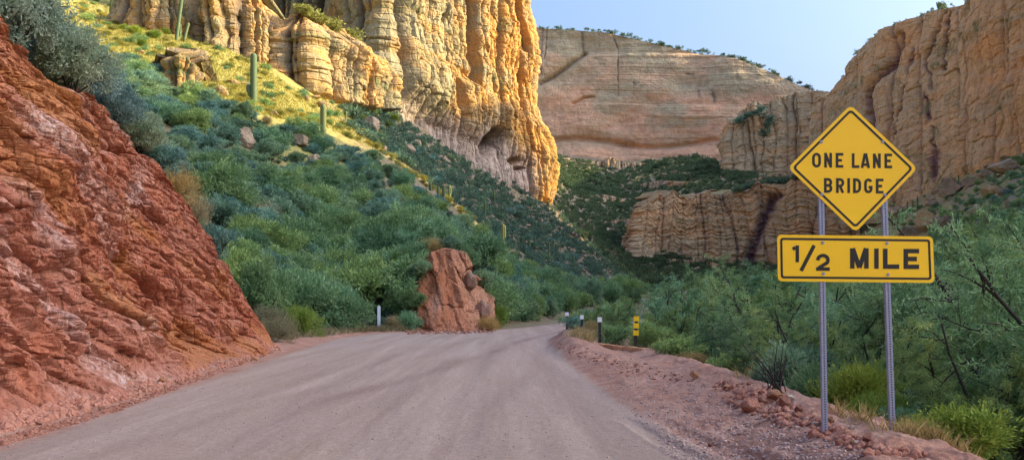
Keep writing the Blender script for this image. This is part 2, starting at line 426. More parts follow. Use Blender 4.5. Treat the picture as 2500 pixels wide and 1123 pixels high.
def G(x, y):
    x = np.asarray(x, float); y = np.asarray(y, float)
    n = near_z(x, y); f = far_z(x, y)
    amp = np.clip(y * .006, .15, 1.6) * sstep(40, 70, y)
    f = f + amp * (.9 * fbm(x / 24, y / 24, 0, 4, 71) + .55 * fbm(x / 6, y / 6, 0, 3, 77))
    wl = sstep(0, 5, xl(y) - x - .4) * sstep(33.5, 39, y)
    wr = sstep(3, 12, x - np.maximum(xr(y), berm_x(np.minimum(y, 45)))) * sstep(25, 45, y)
    w = np.maximum(np.maximum(wl, wr), sstep(92, 112, y))
    # keep what lies beside and behind the camera gently rising away from the road
    back = sstep(20, 12, y) * sstep(-40, -5, y) + .5 * sstep(-5, -40, y) * (x < 0)
    n = n + back * .33 * np.maximum(0, np.abs(x) - 16)
    return n * (1 - w) + f * w

def hit(px, py, lo=9.0, hi=900.0, n=110):
    """where the line of sight through (px, py) first meets the ground"""
    px = np.atleast_1d(np.asarray(px, float)); py = np.atleast_1d(np.asarray(py, float))
    u = (px - CX) / F; v = (HZ - py) / F
    ys = np.exp(np.linspace(math.log(lo), math.log(hi), n)); y0 = np.full(px.shape, np.nan); y1 = np.full(px.shape, np.nan); todo = np.ones(px.shape, bool); prev = ys[0]
    for y in ys:
        k = np.nonzero(todo)[0]
        if not len(k): break
        up = (G(u[k] * y, np.full(len(k), y)) - CAMZ) / y >= v[k]
        y0[k[up]] = prev; y1[k[up]] = y; todo[k[up]] = False; prev = y
    ok = ~np.isnan(y1); a = np.where(ok, y0, 50.0); b = np.where(ok, y1, 50.0)
    for _ in range(7):
        m = (a + b) / 2; up = (G(u * m, m) - CAMZ) / m >= v
        b = np.where(up, m, b); a = np.where(up, a, m)
    y = np.where(ok, b, np.nan); x = u * y
    return x, y, G(np.where(ok, x, 0), np.where(ok, y, 50))

def slope_masks(X, Y):
    L, R = xl(Y), xr(Y)
    road = np.minimum(sstep(.1, 1.4, X - L), sstep(.6, -.2, X - R)) * sstep(112, 100, Y)
    red = np.maximum(sstep(2.5, .2, L - X) * (X < L + 1) * (Y < 60), sstep(-1, .3, X - R) * sstep(3.6, 1.2, X - berm_x(np.minimum(Y, 60))) * (Y < 62))
    px = CX + F * X / np.maximum(Y, 3); py = HZ - F * (G(X, Y) - CAMZ) / np.maximum(Y, 3)
    veg = .15 * sstep(40, 60, Y) + .85 * sstep(1000, 760, px) * sstep(100, 125, Y)
    veg = np.maximum(veg, .75 * sstep(.4, 1.2, X - berm_x(np.minimum(Y, 60))) * (X > R))
    scree = sstep(170, 230, Y) * .75 + .25 * sstep(60, 100, Y)
    scree = np.where((px > 2050) & (Y > 70), .8, scree)
    scree = scree * sstep(640, 900, px)
    track = np.zeros_like(X)
    for o in (-5.3, -3.5, -2.2, -.7):
        c = R + o + .25 * np.sin(Y * .07 + o)
        track = np.maximum(track, .34 * np.exp(-((X - c) / .3) ** 2) * (.5 + .5 * fbm(X * .8, Y * .15, 0, 2, 91)))
    for oo in (-1.75, 1.9):
        c2_ = R + np.interp(Y, [9, 16, 24, 34, 45, 58], [-4.6, -3.6, -2.6, -1.9, -1.6, -1.5]) + oo; track = np.maximum(track, .5 * np.exp(-((X - c2_) / .22) ** 2) * (.5 + .7 * fbm(X * 1.2, Y * .2, 0, 3, 95)))
    cr = R + np.interp(Y, [9, 16, 24, 34, 45, 58], [-5.6, -4.4, -3.0, -1.6, -.8, -.6])        # a darker wheel path swinging across the bend
    track = np.maximum(track, .9 * np.exp(-((X - cr) / .3) ** 2) * sstep(10, 18, Y) * (.7 + .6 * fbm(X * 1.4, Y * .3, 0, 3, 93)))
    track = np.clip(track, 0, 1) * road
    return dict(road=road, red=red * (1 - .0 * road), veg=np.clip(veg, 0, 1) * (1 - road), scree=np.clip(scree, 0, 1), track=track)

def build_ground():
    az = np.concatenate([np.linspace(-180, -40, 42)[:-1], np.linspace(-40, -31, 40)[:-1], np.linspace(-31, 31, 780), np.linspace(31, 42, 40)[1:], np.linspace(42, 180, 42)[1:]])
    ra = np.concatenate([np.geomspace(.4, 8, 26)[:-1], np.geomspace(8, 60, 430)[:-1], np.geomspace(60, 130, 110)[:-1], np.geomspace(130, 1100, 260)])
    A, Rr = np.meshgrid(np.radians(az[:-1]), ra, indexing='ij')
    X = Rr * np.sin(A); Y = Rr * np.cos(A)
    X = X.ravel(); Y = Y.ravel()
    Z = G(X, Y)
    # small churned relief on loose dirt, real geometry near the camera
    ms = slope_masks(X, Y)
    near = sstep(40, 15, Y) * (np.abs(A.ravel()) < .62)
    Z = Z + near * (1 - ms['road']) * (.022 * fbm(X * 7, Y * 7, 0, 3, 101) + .012 * fbm(X * 22, Y * 22, 0, 2, 103))
    Z = Z + near * ms['road'] * .006 * fbm(X * 9, Y * 4, 0, 3, 105)
    na, nr = len(az) - 1, len(ra)
    i = np.arange(na); j = np.arange(nr - 1)
    I, J = np.meshgrid(i, j, indexing='ij'); I2 = (I + 1) % na
    Fc = np.stack([I * nr + J, I2 * nr + J, I2 * nr + J + 1, I * nr + J + 1], -1).reshape(-1, 4)[:, ::-1]
    # centre cap
    V = np.stack([X, Y, Z], 1)
    cx = X[Fc].mean(1); cy = Y[Fc].mean(1)
    isroad = (cx > xl(cy) - .05) & (cx < xr(cy) + .05) & (cy < 128)
    ishill = (~isroad) & (cy > 60)
    def sub(name, sel):
        f = Fc[sel]; u, inv = np.unique(f.ravel(), return_inverse=True)
        me = np_mesh(name, V[u], inv.reshape(-1, 4), M['ground'], {k: a[u] for k, a in ms.items()})
        return tag(link(name, me), kind='structure')
    tag(sub('dirt_road', isroad), 'pinkish grey graded dirt road bending right towards the canyon')
    tag(sub('ground', ~isroad & ~ishill), 'loose red dirt shoulders and wash beside the road')
    tag(sub('hill', ishill), 'rocky desert hillsides and talus rising on both sides of the canyon')
build_ground()

# ------------------------------------------------------------------ cliffs: curved sheets with pillars, ledges and cracks as real relief
def polyline(pts, n):
    P = np.array(pts, float); d = np.r_[0, np.cumsum(np.hypot(np.diff(P[:, 0]), np.diff(P[:, 1])))]
    s = np.linspace(0, d[-1], n)
    return np.stack([np.interp(s, d, P[:, k]) for k in range(P.shape[1])], 1), s

def smooth1(a, k):
    if k < 2: return a
    w = np.hanning(k + 2)[1:-1]; w /= w.sum()
    p = np.pad(a, ((k // 2, k - 1 - k // 2), (0, 0)), 'edge')
    return np.stack([np.convolve(p[:, c], w, 'valid') for c in range(a.shape[1])], 1)

def seg_dist(PX, PY, pts):
    d = np.full(PX.shape, 1e9)
    for (x0, y0), (x1, y1) in zip(pts[:-1], pts[1:]):
        dx, dy = x1 - x0, y1 - y0
        t = np.clip(((PX - x0) * dx + (PY - y0) * dy) / (dx * dx + dy * dy + 1e-9), 0, 1)
        d = np.minimum(d, np.hypot(PX - x0 - t * dx, PY - y0 - t * dy))
    return d

def pillars(S, Z, bounds, depth, seed, p=2.4, wob=1.5, wl=22.0):
    """rounded pillars between the given boundaries along S (metres); returns offset and how close to a crack"""
    b = np.asarray(bounds, float)
    s = S + wob * fbm(S / wl, Z / wl, 0, 3, seed)
    i = np.clip(np.searchsorted(b, s) - 1, 0, len(b) - 2)
    w = b[i + 1] - b[i]; q = np.clip((s - b[i]) / w * 2 - 1, -1, 1)
    r = _hash(i.astype(float), np.zeros_like(s), np.zeros_like(s), seed)
    prof = (1 - np.abs(q) ** p) ** (1 / 1.6)
    dd = depth if np.isscalar(depth) else np.asarray(depth)[i]
    return prof * dd + (r - .5) * (dd * .5), (1 - np.abs(q)) * w * .5

def rand_bounds(L, w, seed, jit=.45):
    r = random.Random(seed); b = [-w]
    while b[-1] < L + 2 * w: b.append(b[-1] + w * (1 + jit * (r.random() * 2 - 1)))
    return b

def curtain(name, base, top, nx, ny, disp, mat, label, smooth_s=9, flare=None, cap=True, capdepth=60, caprise=0.0, capn=6, parent=None, kind='structure', dz=None, capdir=None):
    """base and top: lists of world points, left to right as seen from the road; disp(S, T, P, PX, PY) -> (offset, attrs)"""
    n0 = len(base)
    Bp, s = polyline(base, nx)
    dB = np.r_[0, np.cumsum(np.hypot(np.diff(np.array(base)[:, 0]), np.diff(np.array(base)[:, 1])))]
    Tp_src = np.array(top, float)
    if len(top) == n0:
        Tp = np.stack([np.interp(s, dB, Tp_src[:, k]) for k in range(3)], 1)
    else:
        fr = np.linspace(0, 1, nx); Tp, _ = polyline(top, nx)
    Bp = smooth1(Bp, smooth_s); 
    Tp[:, :2] = smooth1(Tp, smooth_s)[:, :2]
    tan = np.gradient(Bp[:, :2], axis=0); tan = smooth1(tan, max(3, smooth_s)); tan /= np.linalg.norm(tan, axis=1)[:, None]
    N = np.stack([tan[:, 1], -tan[:, 0]], 1)
    T = np.linspace(0, 1, ny)
    P = Bp[:, None, :] + (Tp - Bp)[:, None, :] * T[None, :, None]
    S = np.broadcast_to(s[:, None], P.shape[:2]).copy(); TT = np.broadcast_to(T[None, :], P.shape[:2]).copy()
    if flare is not None: 
        P[..., :2] += N[:, None, :] * flare(S, TT)[..., None]
    yy = np.maximum(P[..., 1], 5); PX = CX + F * P[..., 0] / yy; PY = HZ - F * (P[..., 2] - CAMZ) / yy
    d, at = disp(S, TT, P, PX, PY)
    P[..., :2] += N[:, None, :] * d[..., None]
    if dz is not None: P[..., 2] += dz(S, TT, P, PX, PY)
    A = {k: np.broadcast_to(np.asarray(a, float), d.shape).copy() for k, a in at.items()}
    if cap:
        rows = [P]; ext = {k: [a] for k, a in A.items()}
        for i in range(1, capn + 1):
            f = (i / capn) ** 1.8
            r = P[:, -1:, :].copy(); Nm = N.mean(0); Nm = Nm / np.linalg.norm(Nm)
            ce = P[:, -1, :2].mean(0); Nn = .35 * N + .65 * Nm if capdepth < 25 else N
            if capdir is not None: Nn = np.broadcast_to(np.array(capdir, float), N.shape)
            r[..., :2] -= Nn[:, None, :] * (capdepth * f + .4 * i)
            if capdepth < 25 and capdir is None: r[..., :2] += (ce - r[..., :2] - Nm * capdepth * f) * .25 * f
            r[..., 2] += caprise * f + .8 * fbm(S[:, -1:] / 6, np.full((nx, 1), i * 1.3), 0, 3, 5) * min(1, capdepth / 20)
            rows.append(r)
            for k in ext: ext[k].append(A[k][:, -1:] if k != 'veg' else np.maximum(A[k][:, -1:], .6))
        P = np.concatenate(rows, 1); A = {k: np.concatenate(v, 1) for k, v in ext.items()}
    nn = P.shape[1]
    I, J = np.meshgrid(np.arange(nx - 1), np.arange(nn - 1), indexing='ij')
    Fc = np.stack([I * nn + J, (I + 1) * nn + J, (I + 1) * nn + J + 1, I * nn + J + 1], -1).reshape(-1, 4)
    me = np_mesh(name, P.reshape(-1, 3), Fc, mat, {k: a.ravel() for k, a in A.items()}, smooth=False)
    o = link(name, me, parent)
    tag(o, label, None, None, kind)
    return o

def ledges(Z, S, t, seed, dip=0.0, warp=.6):
    """stepped strata: each bed stands out or back a little, soft tops and sharper undersides"""
    q = (Z + dip * S + warp * t * fbm(S / 30, Z / 30, 0, 3, seed)) / t
    k = np.floor(q); f = q - k
    r0 = _hash(k, np.zeros_like(k), np.zeros_like(k), seed); r1 = _hash(k + 1, np.zeros_like(k), np.zeros_like(k), seed)
    e = sstep(.72, 1.0, f)
    return (r0 * (1 - e) + r1 * e) - .5, np.exp(-((f - .86) / .1) ** 2)

def blocks(S, Z, w, h, seed, dip=.05):
    """angular joint blocks: flat-faced cells that stand out by different amounts, parted by open joints"""
    q = fbm(S / (w * 2.5), Z / (h * 2.5), 0, 2, seed + 1)
    a, b, r = cells(S / w + .35 * q, (Z + dip * S) / h + .35 * q, seed, .8)
    return (r - .5), np.exp(-(b - a) / .07)

def px_to_s(base, pxs):
    """arc length along a base line for the given photo columns"""
    B = np.array(base, float); d = np.r_[0, np.cumsum(np.hypot(np.diff(B[:, 0]), np.diff(B[:, 1])))]
    p = CX + F * B[:, 0] / B[:, 1]
    fine = np.linspace(0, d[-1], 2000); bx = np.interp(fine, d, B[:, 0]); by = np.interp(fine, d, B[:, 1])
    fp = CX + F * bx / by
    k = np.argmax(fp) + 1
    return np.interp(pxs, fp[:k], fine[:k])

# --- the sunlit butte ---
bb = [(W(px, py, y)) for px, py, y in ((560, 60, 292), (700, 90, 290), (820, 160, 288), (880, 225, 262), (940, 280, 254), (1050, 350, 277), (1150, 428, 297), (1230, 470, 314), (1300, 500, 330), (1343, 520, 338))]
bb = [(x, y, z - 5) for x, y, z in bb]
e = bb[-1]
bb += [(e[0] + 1.5, e[1] + 9, e[2] + 3), (e[0] + 1, e[1] + 25, e[2] + 10), (e[0] - 10, e[1] + 60, e[2] + 20)]
bt = []
for i, p in enumerate(bb):
    x, y, z = p
    bt.append((x - (1.0 if i < 8 else 0), y + 14, 150 - (6 if i > 9 else 0)))
# the corner leans back as it climbs
for i, dx in ((7, -2), (8, -6), (9, -9), (10, -9), (11, -9), (12, -9)): bt[i] = (bt[i][0] + dx, bt[i][1], bt[i][2])
LB = px_to_s(bb, [560, 610, 660, 700, 745, 790, 850, 900, 950, 1006, 1085, 1108, 1154, 1188, 1228, 1274, 1312, 1338])
bounds_b = np.r_[-30, LB, LB[-1] + 8, LB[-1] + 20, LB[-1] + 34, LB[-1] + 60, LB[-1] + 100]
dep_b = np.array([5, 5, 5, 5, 5, 5, 5, 5.5, 6, 6.5, 8, 2.0, 5.5, 4.5, 5, 6, 5.5, 5, 4.5, 5, 5, 5, 5])
def d_butte(S, T, P, PX, PY):
    Z = P[..., 2]
    d, ck = pillars(S, Z, bounds_b, dep_b, 3, 3.4, 1.5, 34)
    fade = sstep(.02, .16, T)
    d2, ck2 = pillars(S, Z, rand_bounds(S.max(), 4.6, 8), 1.5, 13, 3.4, .8, 16)
    # pillar heads at different heights: some stop short and the wall steps back
    i = np.clip(np.searchsorted(bounds_b, S) - 1, 0, len(bounds_b) - 2)
    hd = np.array([999, 999, 999, 999, 999, 999, 999, 999, 999, 118, 106, 60, 70, 112, 999, 999, 999, 96, 999, 999, 999, 999, 999, 999])[i]
    back = sstep(-2.5, 2.5, Z - hd - 4 * fbm(S / 5, Z / 9, 0, 3, 44)) * 4.5
    l1, e1 = ledges(Z, S, 3.6, 15, .06); l2, e2 = ledges(Z, S, 1.25, 19, .06)
    nz = fbm(S / 9, Z / 9, P[..., 1] / 40, 5, 25); bl = fbm(S / 22, Z / 16, 0, 3, 29)
    low = sstep(63, 51, Z - 5 * fbm(S / 14, Z / 30, 0, 3, 63)) * sstep(1345, 1310, PX)          # the smooth undercut foot of the wall; also masks its painted shade
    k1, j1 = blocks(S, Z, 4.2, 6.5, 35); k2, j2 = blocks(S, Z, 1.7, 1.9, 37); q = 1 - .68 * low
    d = q * (1.2 * d * fade * (.8 + .2 * bl) + d2 * fade - back) + q * (.7 * l1 * (.4 + 1.2 * sstep(-.2, .4, bl)) + .3 * l2) + 1.0 * nz + 1.3 * bl + .3 * fbm(S / 2.2, Z / 2.2, 0, 3, 33) - 3.2 - 5.5 * sstep(1170, 1290, PX) * (.2 + .8 * sstep(.06, .40, T)) - 1.2 * low
    d += q * (1.2 * k1 + .6 * k2 - .5 * j1 - .22 * j2)
    d -= q * (1.8 * np.exp(-ck / .6) + .9 * np.exp(-ck2 / .35))
    # the hollow at the foot of the pillars, and smaller pockets
    cave = np.exp(-(((PX - 1206) / 25) ** 2 + ((PY - 347 + .4 * (PX - 1206)) / 28) ** 2) ** 2)
    d -= 20 * cave + 3.5 * np.exp(-(((PX - 1272) / 18) ** 2 + ((PY - 392) / 9) ** 2) ** 2) + 3 * np.exp(-(((PX - 1288) / 16) ** 2 + ((PY - 410) / 5) ** 2) ** 2)
    d += 3.2 * sstep(.30, .05, T) * sstep(1350, 1200, PX)
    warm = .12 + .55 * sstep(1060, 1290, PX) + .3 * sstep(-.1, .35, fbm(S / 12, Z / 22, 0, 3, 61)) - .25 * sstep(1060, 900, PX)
    warm = warm * (1 - .85 * sstep(52, 40, Z - 6 * fbm(S / 20, Z / 20, 0, 3, 65)) * sstep(1330, 1290, PX))  # orange held back low down, part of the painted shade
    stain = .75 * np.exp(-ck / 1.0) * sstep(.1, .25, T) + .5 * np.exp(-ck2 / .4) + .5 * cave  # darker along the pillar cracks and in the hollow
    veg = .9 * sstep(.18, .45, fbm(S / 14, Z / 7, 0, 4, 67)) * sstep(-.1, .2, l1) * .8
    return d, dict(warm=np.clip(warm, 0, 1), stain=np.clip(stain, 0, 1), veg=np.clip(veg * (1 - low), 0, 1), shade_mauve=.9 * low)
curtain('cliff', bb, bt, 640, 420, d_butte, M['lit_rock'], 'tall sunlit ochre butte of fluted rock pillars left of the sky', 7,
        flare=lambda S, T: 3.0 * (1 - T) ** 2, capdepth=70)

def d_crag(seed, colw=7, dep=3.4, amp=2.2, warm0=.3):
    def f(S, T, P, PX, PY):
        Z = P[..., 2]
        d, ck = pillars(S, Z, rand_bounds(S.max(), colw, seed), dep, seed + 3, 3.0, 1.2, 20)
        d2, ck2 = pillars(S, Z, rand_bounds(S.max(), colw * .38, seed + 1), dep * .35, seed + 5, 3, .7, 12)
        l1, _ = ledges(Z, S, 2.8, seed + 7, .08); l2, _ = ledges(Z, S, .95, seed + 9, .05)
        nz = fbm(S / 7, Z / 7, P[..., 1] / 30, 5, seed + 11); bl = fbm(S / 15, Z / 12, 0, 3, seed + 13)
        e = sstep(0, .12, S / S.max()) * sstep(1, .88, S / S.max())
        d = (d + d2) * sstep(0, .1, T) * (.4 + .6 * e) + .55 * l1 + .22 * l2 + 1.2 * amp * nz + 1.8 * bl + .35 * fbm(S / 1.8, Z / 1.8, 0, 3, seed + 23)
        k1, j1 = blocks(S, Z, colw * .5, colw * .6, seed + 31); k2, j2 = blocks(S, Z, colw * .2, colw * .19, seed + 33)
        d += dep * (.2 * k1 + .12 * k2 - .08 * j1 - .05 * j2)
        d -= .8 * np.exp(-ck / .4) + .5 * np.exp(-ck2 / .3)
        d -= 6.5 * sstep(.62, 1.0, T) ** 1.5                       # rounded heads
        return d, dict(warm=np.clip(warm0 + .45 * fbm(S / 10, Z / 14, 0, 3, seed + 17), 0, 1),
                       stain=np.clip(.8 * np.exp(-ck / .7) + .4 * np.exp(-ck2 / .35), 0, 1),
                       veg=np.clip(.9 * sstep(.1, .4, fbm(S / 9, Z / 5, 0, 4, seed + 19)), 0, 1))
    return f
def crag(name, pts, seed, label, lean=6, capdepth=22, nx=220, ny=170, **kw):
    b = [W(px, by, y) for px, by, ty, y in pts]; b = [(x, y, z - 3) for x, y, z in b]
    t = []
    for (px, by, ty, y) in pts:
        x, yy, z = W(px, ty, y + lean); t.append((x, yy, z))
    return curtain(name, b, t, nx, ny, d_crag(seed, **kw), M['lit_rock'], label, 7, capdepth=capdepth, caprise=-8)
crag('rock_outcrop', [(676, 225, 150, 226), (692, 215, 62, 214), (712, 214, 26, 208), (745, 225, 18, 208), (775, 232, 52, 212), (800, 240, 62, 216), (840, 246, 76, 222), (875, 250, 96, 227), (905, 252, 130, 236), (922, 250, 190, 246)], 31,
     'rounded sunlit crag of grey ochre rock standing in front of the tall butte', colw=9, dep=4.5)
crag('rock_outcrop', [(430, 132, 40, 230), (470, 132, 0, 214), (520, 138, -70, 206), (580, 150, -120, 204), (630, 165, -40, 208), (668, 180, 60, 220)], 41,
     'sunlit ochre crag at the top edge above the grassy hillside', warm0=.35, colw=6)
crag('rock_outcrop', [(285, 50, 0, 218), (330, 70, -60, 208), (400, 90, -90, 203), (450, 98, -50, 206), (490, 95, 40, 218)], 43,
     'orange rock ledge behind the tall cacti at the top left', warm0=.75, colw=5, dep=2.2)
crag('rock_outcrop', [(396, 196, 160, 152), (415, 192, 112, 148), (440, 192, 100, 147), (470, 192, 128, 149), (497, 188, 170, 154)], 47,
     'low orange and grey knob of rock on the sunlit grass slope', lean=3, capdepth=9, nx=120, ny=70, warm0=.5, colw=3.2, dep=1.6, amp=1.2)

# --- the far wall across the canyon ---
fb = [W(px, py, y) for px, py, y in ((1120, 390, 812), (1240, 385, 802), (1340, 378, 794), (1480, 398, 780), (1600, 392, 768), (1700, 388, 758), (1790, 380, 748), (1850, 385, 742), (1950, 400, 734), (2090, 420, 720))]
fb = [(x, y, z - 8) for x, y, z in fb]
ft = [W(px, py, y + 26) for px, py, y in ((1120, 76, 812), (1260, 68, 802), (1340, 70, 794), (1480, 78, 780), (1600, 106, 768), (1700, 128, 758), (1790, 143, 748), (1850, 164, 742), (1950, 210, 734), (2090, 262, 720))]
def d_far(S, T, P, PX, PY):
    Z = P[..., 2]
    wz = Z + .07 * S
    l1, e1 = ledges(wz, S, 9, 71, .0, .5); l2, e2 = ledges(wz, S, 3.0, 73, 0, .5); l3, _ = ledges(wz, S, 1.3, 75, 0, .4)
    nz = fbm(S / 28, Z / 14, 0, 5, 77); bl = fbm(S / 80, Z / 60, 0, 3, 79)
    vr = sstep(-.35, .4, fbm(S / 70, Z / 35, 0, 3, 87)); d = (2.0 * l1 + .6 * l2 + .2 * l3) * (.25 + vr) + 2.4 * nz + 7 * bl
    und = sstep(372, 352, PY) * sstep(330, 345, PY)
    d -= 4.5 * np.exp(-((PY - (350 + 10 * np.sin(PX / 60))) / 7.0) ** 2) * sstep(1330, 1360, PX) * sstep(1800, 1700, PX)
    d += 5 * sstep(352, 380, PY)
    scar = seg_dist(PX, PY, [(1318, 205), (1345, 190), (1380, 165), (1425, 130)]); d -= 5 * np.exp(-(scar / 6) ** 2)
    sc2 = seg_dist(PX, PY, [(1400, 255), (1425, 240), (1450, 237)]); d -= 3 * np.exp(-(sc2 / 3) ** 2)
    st = np.zeros_like(S)
    for pts, w in (([(1325, 72), (1322, 125), (1321, 180)], 4), ([(1335, 72), (1330, 145)], 2.5), ([(1420, 78), (1422, 122)], 5), ([(1460, 80), (1460, 110)], 1.5), ([(1495, 88), (1508, 120), (1509, 180), (1510, 235)], 2.6),
                   ([(1706, 222), (1708, 235)], 5), ([(1740, 222), (1746, 246)], 7), ([(1548, 203), (1552, 208)], 4), ([(1675, 180), (1690, 182)], 3)):
        q = seg_dist(PX, PY, pts); g = np.exp(-((q + 1.2 * fbm(PX / 5, PY / 12, 0, 3, 89)) / (w * .8)) ** 2) * (.55 + .45 * sstep(-.3, .2, fbm(PX / 4, PY / 9, 0, 3, 90))); st = np.maximum(st, .75 * g); d -= .8 * g * (w < 4)
    st = np.maximum(st, .6 * np.exp(-(scar / 4) ** 2))
    pk = fbm(S / 60, Z / 40, 0, 4, 81)
    warm = .16 + .75 * sstep(175, 245, PY + 60 * pk) * (1 - .9 * sstep(.0, .35, fbm(S / 45, Z / 22, 0, 3, 83))) + .5 * sstep(360, 378, PY) + .35 * sstep(1780, 1850, PX) * sstep(120, 200, PY)
    veg = .5 * sstep(.985, 1.0, T) + .25 * sstep(.2, .5, fbm(S / 20, Z / 9, 0, 4, 85)) * sstep(200, 120, PY)
    return d, dict(warm=np.clip(warm, 0, 1), stain=np.clip(st, 0, 1), veg=np.clip(veg, 0, 1))
curtain('cliff', fb, ft, 640, 300, d_far, M['far_rock'], 'broad banded tan and pink cliff wall closing the far end of the canyon', 9, capdepth=110, caprise=7)

# --- the buttress below it, then the lower ledges ---
def d_tan(seed, colw, dep, st_lines=(), ledge=1.6, amp=2.2, warm0=.25, lt=3.0, extra=None, crk=.6, sub=.3, blk=1.0):
    def f(S, T, P, PX, PY):
        Z = P[..., 2]
        d, ck = pillars(S, Z, rand_bounds(S.max(), colw, seed), dep, seed + 3, 2.6, colw * .25, colw * 2)
        d2, ck2 = pillars(S, Z, rand_bounds(S.max(), colw * .35, seed + 1), dep * sub, seed + 5, 2.2, colw * .15, colw)
        l1, e1 = ledges(Z, S, lt, seed + 7, .02); l2, e2 = ledges(Z, S, lt * .36, seed + 9, .02); l0, e0 = ledges(Z, S, lt * 3.1, seed + 21, .03)
        nz = fbm(S / (colw * .9), Z / (colw * .9), P[..., 1] / 50, 5, seed + 11); bl = fbm(S / (colw * 3), Z / (colw * 3), 0, 3, seed + 13)
        rg = .25 + sstep(-.4, .4, fbm(S / 26, Z / 20, 0, 3, seed + 27)); d = d + d2 + ledge * (.7 * l1 + .35 * l2 + 1.0 * l0) * rg + 1.15 * amp * nz + 1.5 * amp * bl - crk * np.exp(-ck2 / .4) - crk * 1.6 * np.exp(-ck / .6)
        k1, j1 = blocks(S, Z, lt * 2.6, lt * 1.9, seed + 31, .02); k2, j2 = blocks(S, Z, lt * .9, lt * .55, seed + 33, .02)
        d += blk * (1.3 * k1 + .7 * k2 - .5 * j1 - .3 * j2)
        st = np.clip(.55 * np.exp(-ck / .8) + .3 * np.exp(-ck2 / .4), 0, 1)
        for pts, w, dd in st_lines:
            q = seg_dist(PX + 5 * fbm(PX / 14, PY / 14, 0, 2, 3), PY, pts); g = np.exp(-(q / w) ** 2); st = np.maximum(st, g); d = d - dd * g
        warm = warm0 + .4 * fbm(S / (colw * 2), Z / (colw * 1.4), 0, 3, seed + 17) + .25 * (l1 < -.15)
        veg = .8 * sstep(.16, .42, fbm(S / 12, Z / 6, 0, 4, seed + 19)) * sstep(-.2, .2, l0)
        at = dict(warm=np.clip(warm, 0, 1), stain=np.clip(st, 0, 1), veg=np.clip(veg, 0, 1))
        if extra: d, at = extra(S, T, P, PX, PY, d, at)
        return d, at
    return f
mb = [W(px, py, y) for px, py, y in ((1768, 405, 640), (1778, 414, 606), (1850, 420, 596), (1920, 482, 590), (2000, 520, 578), (2090, 545, 568))]
mb = [(x, y, z - 6) for x, y, z in mb]
mt = [W(px, py, y) for px, py, y in ((1776, 330, 650), (1790, 285, 622), (1835, 258, 616), (1905, 233, 612), (1985, 226, 602), (2090, 240, 590))]
curtain('cliff', mb, mt, 260, 260, d_tan(101, 22, 4.5, [([(1985, 300), (1992, 330), (1988, 360), (1978, 400)], 9, 4), ([(2006, 262), (1996, 300)], 5, 3)], 2.6, 2.6, .18, 4.0), M['tan_rock'],
        'tan ledgy buttress between the far wall and the yellow diamond sign', 7, capdepth=70, caprise=10, dz=lambda S, T, P, PX, PY: 4.5 * T * fbm(S / 9, 0 * S, 0, 4, 127))
ob = [W(px, py, y) for px, py, y in ((1536, 555, 490), (1548, 566, 474), (1600, 604, 474), (1700, 628, 478), (1850, 646, 474), (1960, 650, 466), (2100, 650, 456))]
ob = [(x, y, z - 14) for x, y, z in ob]
ot = [W(px, py, y) for px, py, y in ((1546, 535, 500), (1562, 498, 490), (1606, 478, 490), (1700, 470, 494), (1800, 468, 490), (1930, 445, 482), (2100, 420, 472))]
curtain('cliff', ob, ot, 320, 170, d_tan(121, 17, 1.5, [([(1885, 490), (1862, 545), (1840, 600), (1828, 640)], 15, 4), ([(1905, 475), (1885, 500)], 8, 2)], 2.4, 1.9, .3, 2.6), M['tan_rock'],
        'low layered rock outcrop with a dark purple water stain above the thicket', 7, capdepth=45, caprise=4, dz=lambda S, T, P, PX, PY: 5.5 * T * fbm(S / 8, 0 * S, 0, 4, 131), flare=lambda S, T: 2.0 * (1 - np.floor(T * 3.2 + .35 * fbm(S / 9, 0 * S, 0, 3, 133)) / 3.2))

# --- the right wall: two faces, then on past the frame where its rim shades the road ---
rb = [W(px, py, y) for px, py, y in ((1975, 560, 548), (2040, 545, 520), (2110, 520, 468), (2190, 508, 425), (2290, 452, 383), (2384, 410, 347), (2420, 400, 336))]
rb = [(x, y, z - 6) for x, y, z in rb]
rt = [W(px, py, y) for px, py, y in ((1985, 262, 556), (2032, 238, 530), (2100, 128, 478), (2158, 74, 440), (2290, 26, 393), (2384, 6, 356), (2430, -10, 346))]
rlines = [([(2212, 88), (2196, 140), (2180, 165), (2150, 205), (2128, 238), (2136, 275), (2140, 320)], 9, 3.5), ([(2310, 22), (2300, 60), (2285, 110), (2264, 150), (2280, 190), (2284, 215)], 4, 3), ([(2322, 30), (2312, 90), (2312, 170)], 3.5, 2.2),
          ([(2212, 210), (2203, 270), (2195, 340)], 3.5, 2.5), ([(2283, 310), (2290, 360)], 3, 2), ([(2335, 170), (2343, 200)], 3, 2), ([(2266, 230), (2275, 290)], 6, .5), ([(2376, 150), (2370, 330)], 6, 1.5), ([(2295, 370), (2290, 430)], 10, .5), ([(2240, 120), (2225, 180)], 3, 1)]
curtain('cliff', rb, rt, 420, 330, d_tan(141, 30, 2.2, rlines, 1.0, 1.5, .02, 4.2, crk=.25, sub=.15, blk=.75), M['tan_rock'], 'steep tan cliff with dark diagonal cracks behind the road sign', 9, capdepth=40, caprise=-4)
